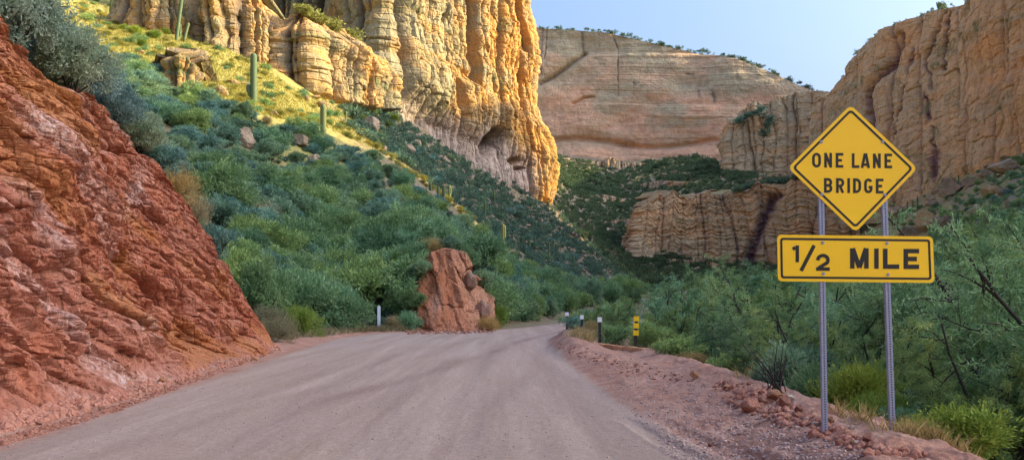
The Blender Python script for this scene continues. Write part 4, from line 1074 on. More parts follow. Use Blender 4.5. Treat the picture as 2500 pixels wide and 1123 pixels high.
solo('mesquite_bush', GREEN[0], 800, 780, 55, 1.8, 'tall green bush behind the yellow green roadside bush', hs=1.5)
solo('mesquite_bush', GREEN[3], 640, 700, 47, 1.9, 'big green bush rising behind the far end of the red bank', hs=1.5)
solo('mesquite_bush', GREEN[1], 590, 620, 52, 1.9, 'wide green bush against the upper edge of the red bank', hs=1.3)
# bushes along the top edge of the tall red bank
for (y, off, dz, r, hs, k, lab) in ((23.6, .30, -.2, 1.05, 1.25, 'b', 'big dusty grey bush overhanging the dip in the red bank top'), (21.4, .5, -.1, 1.05, 1.5, 'b', 'tall dusty grey bush at the left of the dip in the bank top'), (25.3, .5, -.1, .85, 1.25, 'b', 'grey bush right of the overhanging one on the bank top'), (22.6, 1.6, .5, 1.2, 1.5, 'b', 'tall grey bush behind the overhanging one on the bank top'),
        (26.9, .35, -.1, .75, 1.1, 'b', 'grey blue bush at the shoulder of the red bank edge'), (28.4, .4, -.1, .75, 1.15, 'b', 'small grey bush halfway down the bank edge'), (29.4, .5, -.1, .75, 1.1, 't', 'soft green bush on the bank edge below the grey ones'), (30.3, .5, -.15, .75, 1.2, 'd', 'olive dry bush on the steep part of the bank edge'),
        (27.6, 1.6, .2, 1.05, 1.2, 'b', 'pale grey bush just behind the bank rim'), (30.2, 1.8, .4, 1.1, 1.3, 't', 'round teal bush between bank rim and shaded slope'), (31.4, .5, -.2, .7, 1.3, 'd', 'faded brown bush low on the bank edge'), (32.3, .6, -.2, .75, 1.5, 't', 'teal bush tucked behind the bank end'), (19.4, .8, -.2, .8, .9, 't', 'dark green bush at the top left corner'), (32.2, 1.9, .3, 1.1, 1.4, 'g', 'green bush behind the steep end of the bank'),
        (25.0, 2.2, .5, 1.2, 1.4, 't', 'grey green bush farther back behind the bank rim'), (29.0, 2.6, .4, 1.2, 1.4, 't', 'broad grey green bush behind the middle of the bank edge')):
    src = {'b': BLUE, 't': TEAL, 'd': DRYB, 'g': GREEN}[k]; H = float(bank_h(y)); x = float(xl(y)) - .15 - LEAN * H - off
    put({'b': 'brittlebush', 't': 'jojoba_bush', 'd': 'dry_bush', 'g': 'mesquite_bush'}[k], rs.choice(src), (x, y, H + dz), r * 1.2, lab, 'bush', None, hs=hs)

# sunlit slope: straw and yellow-green clumps
ZONE2 = [(130, 60), (200, -60), (300, -20), (420, 60), (640, 160), (700, 205), (760, 235), (930, 252), (985, 300), (930, 372), (780, 305), (680, 292), (560, 260), (520, 238), (440, 212), (300, 145), (240, 150)]
P, q = sample_poly(ZONE2, 2200, 3, 60); o = np.argsort(np.random.default_rng(4).random(len(P))); P, q = thin(P[o], q[o], lambda p: 1.2 + p[1] * .003, 290)
for p, (px, py) in zip(P, q):
    r = .5 + .75 * rs.random() ** 1.5; t = rs.random()
    if t < .72: put('bursage', rs.choice(LIT_SRC), p, r, '%s straw green clump, sunlit slope, %s' % (size_word(r, .65, .95), where(px, py)), 'bush', 'straw green clumps on the sunlit slope', parts=None)
    else: put('creosote_bush', rs.choice(SMALLG), p, r * 1.25, 'green bush, sunlit slope, %s' % where(px, py), 'bush', 'green bushes on the sunlit slope', parts=None)
for px, py, r in ((985, 285, 3.0), (930, 262, 2.4), (960, 300, 2.2), (900, 275, 2.0), (880, 300, 1.7), (945, 310, 1.6)):
    p = at(px, py, 60); put('palo_verde', rs.choice(LIME), p, r, 'sunlit yellow green tree, butte foot, %s' % where(px, py), 'tree', 'sunlit trees at the foot of the butte', ('crown', 'trunk'))
for px, py, r in ((330, 85, 1.7), (300, 75, 1.3), (375, 95, 1.6), (405, 85, 1.3), (345, 115, 1.4)):
    p = at(px, py, 60); put('palo_verde', rs.choice(LIME), p, r, 'yellow green bush at the top left, %s' % where(px, py), 'bush', 'yellow green bushes at the top left', ('crown', 'trunk'))
# strip of grass and brush on the lit crest
for i, t in enumerate(np.linspace(0, 1, 26)):
    px = np.interp(t, [0, .5, 1], [905, 1020, 1150]) + rs.uniform(-8, 8); py = np.interp(t, [0, .5, 1], [350, 432, 533]); p = at(px, py + 3, 60)
    put('bursage', rs.choice(LIT_SRC), p, .6 + .6 * rs.random(), 'sunlit tuft on the crest, %s' % where(px, py), 'bush', 'tufts along the sunlit crest', parts=None)

# talus under the butte
ZONE3 = [(830, 248), (900, 250), (965, 285), (1060, 345), (1160, 405), (1340, 500), (1420, 575), (1560, 688), (1400, 690), (1290, 648), (1160, 540), (945, 375), (850, 315)]
P, q = sample_poly(ZONE3, 3600, 5, 180); o = np.argsort(np.random.default_rng(6).random(len(P))); P, q = P[o], q[o]
P, q = thin(P, q, lambda p: 1.0 + 1.8 * float(_hash(np.array([p[0]]), np.array([p[1]]), np.array([0.]), 3)[0]), 2400)
for p, (px, py) in zip(P[:170], q[:170]):
    r = .7 + 1.3 * rs.random() ** 1.4; put('jojoba_bush', rs.choice(SMALL), p, r, '%s dark bush on the shaded talus %s' % (size_word(r, 1.2, 1.6), where(px, py)), 'bush', 'dark bushes on the talus under the butte', parts=None)
V_, F_, R_ = merge_instances(TINY, P[170:], .45 + 1.2 * np.random.default_rng(7).random(len(P) - 170) ** 1.6, np.random.default_rng(8).random(len(P) - 170) * 6.28, 9)
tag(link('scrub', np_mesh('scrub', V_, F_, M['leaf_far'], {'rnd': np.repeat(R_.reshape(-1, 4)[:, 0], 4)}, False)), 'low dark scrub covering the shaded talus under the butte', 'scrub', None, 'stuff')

# far slopes beyond the butte
ZONE4 = [(1345, 380), (1480, 402), (1600, 395), (1790, 368), (1800, 420), (1990, 470), (1990, 520), (1900, 450), (1700, 472), (1565, 496), (1545, 560), (1600, 600), (1700, 628), (1860, 648), (1980, 655), (1980, 712), (1560, 712), (1500, 650), (1400, 560), (1350, 500)]
P, q = sample_poly(ZONE4, 5200, 11, 300)
S = (1.0 + 1.8 * np.random.default_rng(12).random(len(P)) ** 2); S *= np.where(fbm(P[:, 0] / 30, P[:, 1] / 50, 0, 3, 5) > .0, 1.25, .75)
V_, F_, R_ = merge_instances(TINY, P, S, np.random.default_rng(13).random(len(P)) * 6.28, 14)
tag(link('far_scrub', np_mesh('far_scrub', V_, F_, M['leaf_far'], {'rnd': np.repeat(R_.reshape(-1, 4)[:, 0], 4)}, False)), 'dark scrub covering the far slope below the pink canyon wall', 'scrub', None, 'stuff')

# talus on the right: bushes among pale rocks
ZONE6 = [(2180, 530), (2290, 455), (2390, 405), (2500, 372), (2640, 330), (2640, 640), (2200, 660)]
P, q = sample_poly(ZONE6, 900, 15, 45); o = np.argsort(np.random.default_rng(16).random(len(P))); P, q = thin(P[o], q[o], lambda p: 2.4, 190)
for p, (px, py) in zip(P, q):
    r = .65 + .8 * rs.random(); put('creosote_bush', rs.choice(SMALLG if rs.random() < .7 else SMALL), p, r, '%s green bush on the rocky right slope %s' % (size_word(r, .85, 1.2), where(px, py)), 'bush', 'bushes on the rocky right slope', parts=None)

P2, q2 = sample_poly(ZONE6, 700, 17, 45); P2, q2 = thin(P2, q2, lambda p: 1.2, 420)
V_, F_, R_ = merge_instances(TINY, P2, .4 + .7 * np.random.default_rng(18).random(len(P2)), np.random.default_rng(19).random(len(P2)) * 6.28, 20)
tag(link('scrub', np_mesh('scrub', V_, F_, M['leaf_green'], {'rnd': np.repeat(R_.reshape(-1, 4)[:, 0], 4)}, False)), 'low green scrub between the pale rocks of the right slope', 'scrub', None, 'stuff')
# thicket of mesquite in the wash on the right of the road
def tree_top(px): return np.interp(px, [1250, 1330, 1450, 1560, 1700, 1850, 1950, 2060, 2200, 2350, 2500, 2700], [735, 715, 702, 690, 662, 640, 628, 615, 600, 560, 505, 480])
rows = [(11.6, 1.0), (14.2, 1.9), (17, 2.1), (20.5, 2.2), (25, 2.4), (30.5, 2.6), (37, 2.9), (45, 3.3), (55, 3.8), (67, 4.4), (82, 5.0), (100, 5.6), (122, 6.4), (150, 7.5)]
def front(y): return np.interp(y, [11, 13, 16, 20, 27, 35, 42, 48, 60, 75, 92, 100, 122, 150], [6.3, 5.4, 5.3, 5.6, 6.6, 6.4, 5.2, 4.6, 6.2, 10.2, 17.2, 22, 8, 6])
nt_ = 0
near_lab = {0: 'nearest mesquite with bare dark limbs at the right edge', }
for ri, (y0, sp) in enumerate(rows):
    x = front(y0) + .3
    while x < .60 * y0 + 1.5:
        y = y0 * (1 + .07 * (rs.random() - .5)); xx = x + sp * .3 * (rs.random() - .5)
        px = CX + F * xx / y; zg = float(G(np.array([xx]), np.array([y]))[0])
        top = CAMZ + (HZ - tree_top(px)) / F * y
        h = min(max(top - zg, 2.3), 5.2 if y > 90 else 4.6) * (.86 + .2 * rs.random())
        if xx - front(y0) < 1.2: h *= .72
        s = h / 3.75
        src = rs.choice(TREE if y < 34 else TREEM)
        dist = 'foremost' if y < 13 else 'front row' if y < 22 else 'second rank' if y < 40 else 'middle' if y < 80 else 'farthest'
        side = 'right of both sign posts' if px > 2230 else 'between or beside the sign posts' if px > 1950 else 'left of the sign posts' if px > 1650 else 'behind the roadside markers'
        hw = 'tall ' if h > 4 else 'low ' if h < 2.9 else ''
        put('mesquite_tree', src, (xx, y, zg), s, '%s%s green mesquite, %s' % (hw, dist, side), 'tree', 'mesquite thicket: %s, %s' % (dist, side), ('crown', 'trunk'), hs=1.0)
        nt_ += 1; x += sp * (.75 + .5 * rs.random())
# low growth between the trunks of the thicket
for i in range(46):
    y = 12.5 * (7.0 ** rs.random()); x = front(y) + .2 + rs.random() * max(1.0, .58 * y - front(y)) * (.35 if rs.random() < .5 else 1.0); px = CX + F * x / y
    if x > .60 * y: continue
    z = float(G(np.array([x]), np.array([y]))[0]); side = 'right of both sign posts' if px > 2230 else 'beside the sign posts' if px > 1950 else 'left of the sign posts' if px > 1650 else 'behind the roadside markers'
    put('mesquite_bush', rs.choice(GREEN + TEAL[:2]), (x, y, z), .6 + .5 * rs.random(), 'low bush among the mesquite trunks, %s' % side, 'bush', 'low bushes in the thicket, %s' % side, hs=1.1)
# bushes at the foot of the thicket
for (px, y, r, hs, k, lab) in ((2085, 13.4, .75, 1.1, 'l', 'yellow green weedy bush between the two sign posts'), (2150, 12.6, .55, 1.0, 'l', 'small lime weed beside the right sign post'), (2340, 10.4, .75, .8, 'l', 'low lime green weed at the lower right corner'), (2290, 11.4, .5, .8, 'd', 'straw bush at the foot of the right sign post'),
        (1785, 21.5, .62, .85, 'g', 'dark green tussock on the dirt left of the signs'), (1830, 22.5, .55, .8, 't', 'grey green bush beside the dark tussock'), (1930, 16.2, .8, 1.15, 't', 'grey leaved bush at the thicket edge behind the rocks'), (1900, 18.5, .7, 1.2, 'g', 'green bush behind the dark twiggy stems'),
        (2010, 14.6, .6, 1.1, 'g', 'green bush just left of the left sign post'), (1402, 41, .55, 1.0, 't', 'small grey green bush between the white topped posts'), (1446, 41.5, .6, 1.0, 'd', 'dry brush beside the middle white topped post'), (1500, 37, .8, 1.0, 'g', 'green bush behind the low curb'),
        (1590, 34, .9, 1.0, 'g', 'green bush right of the yellow striped marker'), (1660, 29, .8, .9, 'g', 'green bush at the thicket foot beside the bare dirt'), (2230, 11.9, .55, 1.0, 'g', 'green shoots behind the right sign post'), (1700, 27, .55, .8, 'd', 'straw bush on the bare dirt below the thicket'), (1428, 47, 1.0, 1.1, 'g', 'green bush behind the middle white topped post'), (1455, 50, 1.2, 1.1, 't', 'grey green bush behind the nearest white topped post'), (1490, 48, 1.3, 1.1, 'g', 'green bush between the nearest white topped post and the yellow marker'), (1412, 56, 1.0, 1.2, 'g', 'farthest green bush hiding the road bend behind the posts')):
    src = {'l': LIME, 'd': DRYB, 'g': GREEN, 't': TEAL}[k]; kind = {'l': 'palo_verde', 'd': 'dry_bush', 'g': 'mesquite_bush', 't': 'jojoba_bush'}[k]
    solo(kind, rs.choice(src), px, 0, y, r, lab, hs=hs)

# shrubs along the rims, against the sky
def rim_scrub(name, pts, n, s0, s1, label, seed, mat='leaf_far', src=None):
    rng = np.random.default_rng(seed); Pp = np.array([W(*p) for p in pts]); t = rng.random(n) * (len(pts) - 1); i = t.astype(int); f = (t - i)[:, None]
    p = Pp[i] * (1 - f) + Pp[i + 1] * f; p[:, 1] += rng.random(n) * 14 - 5; p[:, 2] += rng.random(n) * 1.2 - .6
    V, Fc, R = merge_instances(src or TINY, p, s0 + (s1 - s0) * rng.random(n) ** 2, rng.random(n) * 6.28, seed + 1)
    tag(link(name, np_mesh(name, V, Fc, M[mat], {'rnd': np.repeat(R.reshape(-1, 4)[:, 0], 4)}, False)), label, 'scrub', None, 'stuff')
rim_scrub('rim_scrub', [(1262, 70, 832), (1340, 71, 824), (1480, 79, 810), (1600, 108, 798), (1700, 129, 788), (1790, 144, 778), (1850, 164, 772), (1950, 209, 764), (2025, 238, 757)], 300, .7, 2.6, 'dark scrub along the skyline of the far wall', 31)
rim_scrub('rim_scrub', [(2040, 228, 530), (2100, 126, 480), (2158, 74, 442), (2290, 26, 395), (2376, 8, 358)], 70, .5, 1.8, 'sparse scrub along the rim of the right cliff', 33)
# pockets of green on the butte and the buttress
rim_scrub('ledge_scrub', [(720, 24, 213), (790, 60, 219), (880, 100, 232)], 90, .6, 1.8, 'bright green brush on top of the rounded crag', 35, 'leaf_lit', TINYL)
rim_scrub('ledge_scrub', [(1800, 300, 606), (1850, 272, 604), (1880, 290, 602), (1870, 330, 600)], 60, 1.2, 3.0, 'dark brush in the gully of the tan buttress', 37)
rim_scrub('ledge_scrub', [(1790, 470, 490), (1850, 452, 492), (1930, 440, 484), (2000, 430, 480)], 120, 1.0, 2.8, 'dark brush along the top of the layered outcrop', 39)

# sunlit grass and other ground cover
rng = np.random.default_rng(51)
P, q = sample_poly(ZONE2, 9000, 53, 60)
Cn = np.repeat(P, 5, 0) + rng.normal(size=(len(P) * 5, 3)) * np.array([.35, .35, 0]); Cn[:, 2] = G(Cn[:, 0], Cn[:, 1]) - .03
V_, F_ = blades(Cn, .55, .05, rng, .5); 
tag(link('grass', np_mesh('grass', V_, F_, M['leaf_lit'], {'rnd': np.repeat(rng.random(len(Cn)), 5)}, False)), 'pale sunlit grass covering the upper left slope', 'grass', None, 'stuff')
def roadside_grass(name, poly, n, h, w, label, seed, mat='leaf_dry', tuft=14, lo=9.0, sp=.10):
    rng = np.random.default_rng(seed); P, q = sample_poly(poly, n, seed, lo)
    Cn = np.repeat(P, tuft, 0) + rng.normal(size=(len(P) * tuft, 3)) * np.array([sp, sp, 0]); Cn[:, 2] = G(Cn[:, 0], Cn[:, 1]) - .02
    V, Fc = blades(Cn, h, w, rng, .42)
    tag(link(name, np_mesh(name, V, Fc, M[mat], {'rnd': np.repeat(rng.random(len(Cn)), 5)}, False)), label, 'grass', None, 'stuff')
roadside_grass('dry_grass', [(655, 825), (720, 812), (900, 798), (985, 804), (985, 809), (880, 811), (700, 830)], 300, .36, .012, 'dry straw grass along the left edge of the road at the bend', 61)
roadside_grass('dry_grass', [(1580, 850), (1760, 895), (1900, 952), (1860, 890), (1700, 858), (1600, 838)], 170, .30, .008, 'sparse dry grass on the dirt below the thicket', 63)
roadside_grass('dry_grass', [(1392, 822), (1452, 834), (1452, 818), (1420, 812)], 90, .34, .010, 'dry straw grass between the white topped posts', 64)
roadside_grass('dry_grass', [(2030, 1010), (2110, 1040), (2260, 1105), (2420, 1123), (2330, 1060), (2180, 985), (2060, 960)], 85, .2, .005, 'dry straw grass around the feet of the sign posts', 65, tuft=18, sp=.06)
roadside_grass('green_weeds', [(1480, 842), (1600, 848), (1800, 892), (1960, 950), (2000, 980), (1960, 930), (1800, 868), (1600, 835)], 260, .32, .012, 'green weeds along the shaded foot of the thicket', 67, 'leaf_green')
roadside_grass('green_weeds', [(2040, 960), (2200, 1010), (2500, 1123), (2500, 1000), (2200, 930), (2040, 920)], 480, .34, .008, 'green weeds under the nearest mesquites', 69, 'leaf_green', 16)
# ------------------------------------------------------------------ cacti
def saguaro(px, py_base, py_top, label, arms=(), y=None, lean=0.0, rad=None, lo=60, kind='saguaro', group=None):
    if y is None:
        p = at(px, py_base, lo)
    else:
        x = (px - CX) / F * y; p = np.array([x, y, float(G(np.array([x]), np.array([y]))[0])])
    h = max(1.2, CAMZ + (HZ - py_top) / F * p[1] - p[2]); r = rad or max(.16, min(.34, h * .045))
    V, Fc = cactus_tube([(0, 0, -.3), (lean * h * .5, 0, h * .5), (lean * h, 0, h - r)], r)
    tr = np_mesh('trunk', V, Fc, M['cactus'], {'rnd': np.full(len(V), .5)})
    if not arms:
        o = link(kind, tr, None, tuple(p)); tr.name = kind
        return tag(o, label, 'cactus', group)
    o = link(kind, None, None, tuple(p)); link('trunk', tr, o)
    for (side, z0, z1, dx) in arms:
        a = z0 * h; b = z1 * h; d = side * (dx * h); bx = lean * a
        V, Fc = cactus_tube([(bx, 0, a), (bx + d * .6, 0, a + .05 * h), (bx + d, 0, a + .16 * h), (bx + d, 0, max(b, a + .22 * h))], r * .68, 11)
        link('arm', np_mesh('arm', V, Fc, M['cactus'], {'rnd': np.full(len(V), .5)}), o)
    return tag(o, label, 'cactus', group)
saguaro(619, 252, 128, 'tall single saguaro column standing in shade at the lit edge of the slope', ((-1, .10, .30, .10),), rad=.5)
saguaro(789, 330, 252, 'thick shaded saguaro column on the crest under the crag', (), rad=.46)
saguaro(845, 300, 272, 'short dark saguaro on the crest right of the thick shaded one')
saguaro(768, 222, 150, 'sunlit saguaro with two upright arms before the rounded crag', ((1, .45, .85, .10), (-1, .4, .7, .08)), rad=.32)
saguaro(794, 235, 190, 'thin sunlit saguaro right of the armed one')
saguaro(646, 135, 96, 'small sunlit saguaro below the crag, left of the tall shaded one')
saguaro(269, 55, -25, 'tall leaning saguaro leftmost at the top left', (), lean=.06, rad=.34)
saguaro(333, 70, -25, 'tall leaning saguaro in the middle of the top left cluster', (), lean=.10, rad=.34)
saguaro(346, 66, 28, 'short stub saguaro beside the middle one at the top left', (), lean=.06, rad=.26)
saguaro(430, 100, -30, 'tall leaning saguaro rightmost of the top left cluster', (), lean=.13, rad=.36)
saguaro(448, 104, 55, 'short leaning saguaro right of the rightmost tall one', (), lean=.25, rad=.30)
saguaro(440, 92, 60, 'short thin saguaro between the two leaning ones', (), rad=.24)
saguaro(1228, 602, 545, 'sunlit twin saguaro glowing at the end of the crest', ((1, .25, .85, .07), (-1, .3, .7, .06)), rad=.30)
saguaro(1266, 608, 588, 'small sunlit saguaro right of the glowing twin', rad=.28)
saguaro(1097, 492, 450, 'sunlit armed saguaro on the crest above the shaded brush', ((1, .4, .75, .09),), rad=.30)
saguaro(1070, 486, 456, 'saguaro on the crest left of the armed one', rad=.28)
saguaro(1083, 494, 452, 'dark saguaro between the two on the crest', rad=.28)
saguaro(1050, 466, 446, 'small saguaro uppermost on the lit crest', rad=.24)
for px, b, t, lab in ((1184, 535, 492, 'slim saguaro on the talus below the butte, below the cave hollow'), (1206, 492, 462, 'saguaro on the talus higher up below the cave hollow'), (1293, 616, 584, 'saguaro on the dark talus right of the glowing twin'), (1306, 604, 575, 'thin saguaro just above the one right of the glowing twin'),
                      (1340, 640, 590, 'tall saguaro right of the small sunlit one'), (1352, 610, 585, 'saguaro higher up on the talus toward the valley'), (1442, 700, 672, 'saguaro by the valley floor at the end of the talus'), (1440, 562, 540, 'saguaro on the skyline of the talus beyond the butte'),
                      (1448, 572, 546, 'second saguaro on the skyline of the talus'), (1225, 528, 505, 'small saguaro in the middle of the talus'), (1146, 462, 440, 'small saguaro high on the talus near the butte'), (1376, 590, 566, 'small saguaro on the upper talus right of the butte corner'), (1400, 650, 624, 'saguaro on the lower talus toward the thicket')):
    saguaro(px, b, t, lab, (), lo=190, rad=.26)
saguaro(2418, 402, 318, 'tall slender saguaro under the right wall, right of the sign', ((1, .35, .62, .07),), lo=60, rad=.38)
for i, (px, b, t) in enumerate(((2178, 556, 520), (2192, 548, 508), (2204, 540, 505), (2215, 532, 490), (2228, 524, 486), (2240, 515, 478))):
    saguaro(px, b, t, 'thin saguaro of the row right of the yellow diamond, number %s from the left' % ('one', 'two', 'three', 'four', 'five', 'six')[i], (), lo=60, rad=.26, group='row of thin saguaros right of the diamond')
for px, b, t, lab in ((2340, 470, 425, 'saguaro on the right slope left of the tall slender one'), (2388, 410, 380, 'small saguaro at the foot of the right wall'), (2404, 560, 510, 'saguaro low on the right slope above the mesquite'), (2415, 565, 505, 'second saguaro low on the right slope above the mesquite'), (2337, 560, 515, 'saguaro among the pale rocks of the right slope')):
    saguaro(px, b, t, lab, (), lo=60, rad=.24)
# two cacti on the right skyline
for px, b, t, y, arms, lab in ((2292, 26, 6, 396, ((1, .35, .7, .12), (-1, .4, .75, .12)), 'branched saguaro on the skyline at the top of the right cliff'), (2053, 218, 196, 526, ((1, .3, .6, .12),), 'branched saguaro on the skyline in the notch above the diamond')):
    x, yy, z = W(px, b, y); h = (b - t) / F * y; V, Fc = cactus_tube([(0, 0, -1.5), (0, 0, h * .5), (0, 0, h)], .36)
    o = link('saguaro', None, None, (x, yy, z)); link('trunk', np_mesh('trunk', V, Fc, M['cactus'], {'rnd': np.full(len(V), .4)}), o)
    for s, z0, z1, dx in arms:
        V, Fc = cactus_tube([(0, 0, z0 * h), (s * dx * h * 1.6, 0, z0 * h + .3), (s * dx * h * 2, 0, z1 * h), (s * dx * h * 2, 0, z1 * h + .6)], .26)
        link('arm', np_mesh('arm', V, Fc, M['cactus'], {'rnd': np.full(len(V), .4)}), o)
    tag(o, lab, 'cactus')
# ocotillo stalks and a yucca
p = at(940, 372, 60); mb = MB()
for dx, h, k in ((-.5, 4.6, -.03), (0, 5.4, .02), (.5, 3.6, .05), (.2, 4.4, -.06)): mb.tube([(dx * .3, 0, -.2), (dx * .6 + k * h * .5, 0, h * .5), (dx * .6 + k * h, 0, h)], [.06, .05, .03], 5)
o = link('ocotillo', mb.mesh('ocotillo', M['cactus'], True), None, tuple(p)); tag(o, 'thin upright ocotillo stalks catching light on the crest', 'cactus')
rng = np.random.default_rng(5); p = at(726, 338, 60); n = 160; D = unit(rng.normal(size=(n, 3)) + np.array([0, 0, .7])); D[:, 2] = np.abs(D[:, 2]) + .05
V, Fc = leaf_faces(D * .12 + np.array([0, 0, .2]), D, 1.25, .10, rng, .02)
o = link('yucca', np_mesh('yucca', V, Fc, M['leaf_teal'], {'rnd': rng.random(4 * n)}, False), None, tuple(p)); tag(o, 'spiky yucca rosette among the boulders on the shaded slope', 'yucca')

# ------------------------------------------------------------------ boulders and stones
BOULD = [boulder_mesh(900 + i, 'boulder', 'boulder') for i in range(5)]
BLIT = [boulder_mesh(920 + i, 'boulder', 'boulder_lit') for i in range(3)]
def boulder(px, py, wpx, hpx, label, src=None, lo=36, on=None, group=None, y=None, name='boulder', cat='boulder', sink=.25):
    if y is None: p = at(px, py, lo)
    else:
        x = (px - CX) / F * y; p = np.array([x, y, float(G(np.array([x]), np.array([y]))[0])])
    if on: p = np.array(W(px, py, on))
    k = p[1] / F; sx = wpx * k / 2; sz = hpx * k / 2 / .7
    o = link(name, rs.choice(src or BOULD), None, (p[0], p[1], p[2] + sz * (.7 - sink)))
    o.scale = (sx, sx * (.8 + .3 * rs.random()), sz); o.rotation_euler = (.3 * (rs.random() - .5), .3 * (rs.random() - .5), rs.random() * .8)
    return tag(o, label, cat, group)
for a in ((597, 356, 66, 58, 'big pinkish boulder on the shaded slope, right of its smaller neighbour'), (541, 342, 46, 44, 'pinkish boulder on the shaded slope near the red bank'), (562, 338, 24, 24, 'small pink stone wedged between the two pinkish boulders'), (470, 248, 84, 44, 'wide brown boulder at the lit edge of the slope'), (540, 235, 40, 32, 'ochre boulder beside the wide brown one'),
          (680, 360, 40, 36, 'dark split boulder left of the yucca'), (732, 358, 50, 34, 'brown boulder under the yucca'), (770, 400, 44, 30, 'grey boulder below the yucca'), (762, 402, 26, 26, 'small grey boulder beside the one below the yucca'), (835, 430, 40, 34, 'dark boulder among the bushes on the shaded slope'), (905, 320, 50, 40, 'sunlit cracked boulder on the crest above the ocotillo'),
          (1000, 372, 36, 26, 'tan boulder on the talus right of the ocotillo'), (1020, 360, 22, 22, 'small tan boulder beside that one on the talus'), (940, 758, 40, 30, 'brown boulder behind the grey marker post'), 
          (1275, 750, 30, 30, 'brown boulder in the brush right of the small cut'), (490, 150, 40, 30, 'orange boulder right of the low rock knob'), (530, 95, 40, 40, 'ochre boulder at the foot of the top left crag'), (2265, 560, 66, 50, 'big pale boulder on the right slope, grey above and ochre below'), (2312, 562, 36, 42, 'upright tan boulder right of the big pale one'), (2240, 575, 84, 30, 'flat pale slab below the big pale boulder'),
          (2460, 420, 90, 40, 'pale rock face high on the right slope'), (2420, 480, 50, 34, 'orange boulder in the middle of the right slope'), (2470, 510, 60, 40, 'pale boulder at the right edge of the right slope'), (2380, 520, 44, 26, 'pale boulder left of the edge one on the right slope'), (2300, 640, 44, 40, 'grey boulder behind the right end of the distance plaque'), (2255, 460, 40, 60, 'tall ochre block against the foot of the right wall'), (2225, 490, 46, 60, 'leaning ochre slab against the foot of the right wall'), (2320, 480, 60, 54, 'ribbed tan outcrop on the right slope')):
    boulder(*a[:5], src=BLIT if 'ochre' in a[4] or 'orange' in a[4] else None, y=None, lo=36)
P, q = sample_poly(ZONE3, 125, 71, 180)
for p, (px, py) in zip(P, q): boulder(px, py, 8 + 14 * rs.random() ** 2, 7 + 9 * rs.random() ** 2, 'pale rock on the shaded talus %s' % where(px, py), lo=180, group='pale rocks on the talus')
P, q = sample_poly(ZONE6, 80, 73, 45)
for p, (px, py) in zip(P, q):
    s = 12 + 26 * rs.random() ** 2; boulder(px, py, s * 1.4, s * .8, 'pale rock on the right slope %s' % where(px, py), lo=45, group='pale rocks on the right slope')
P, q = sample_poly(ZONE4, 60, 75, 330)
for p, (px, py) in zip(P, q): boulder(px, py, 10 + 22 * rs.random() ** 2, 6 + 8 * rs.random() ** 2, 'pale ledge rock on the far slope %s' % where(px, py), lo=330, group='pale rocks on the far slope', sink=.35)

STN = {'r': [boulder_mesh(940 + i, 'rock', 'redrock', 3, .3) for i in range(3)], 'p': [boulder_mesh(950 + i, 'rock', 'palerock', 3, .3) for i in range(2)], 'o': [boulder_mesh(960 + i, 'rock', 'orangerock', 3, .3) for i in range(2)]}
BTAN = [boulder_mesh(970 + i, 'boulder', 'tanrock', 4, .4) for i in range(3)]
for px, py, w, h, on, lab in ((1150, 704, 40, 50, 60.5, 'large tan boulder on the rocky edge of the small cut'), (1182, 775, 44, 56, 59.8, 'lowest tan boulder at the right foot of the small cut')):
    boulder(px, py, w, h, lab, on=on, src=BTAN)
P, q = sample_poly(ZONE2, 26, 79, 60)
for p, (px, py) in zip(P, q): boulder(px, py, 14 + 26 * rs.random() ** 2, 9 + 12 * rs.random() ** 2, 'ochre rock in the sunlit grass, %s' % where(px, py), src=BLIT, lo=60, group='ochre rocks on the sunlit slope')
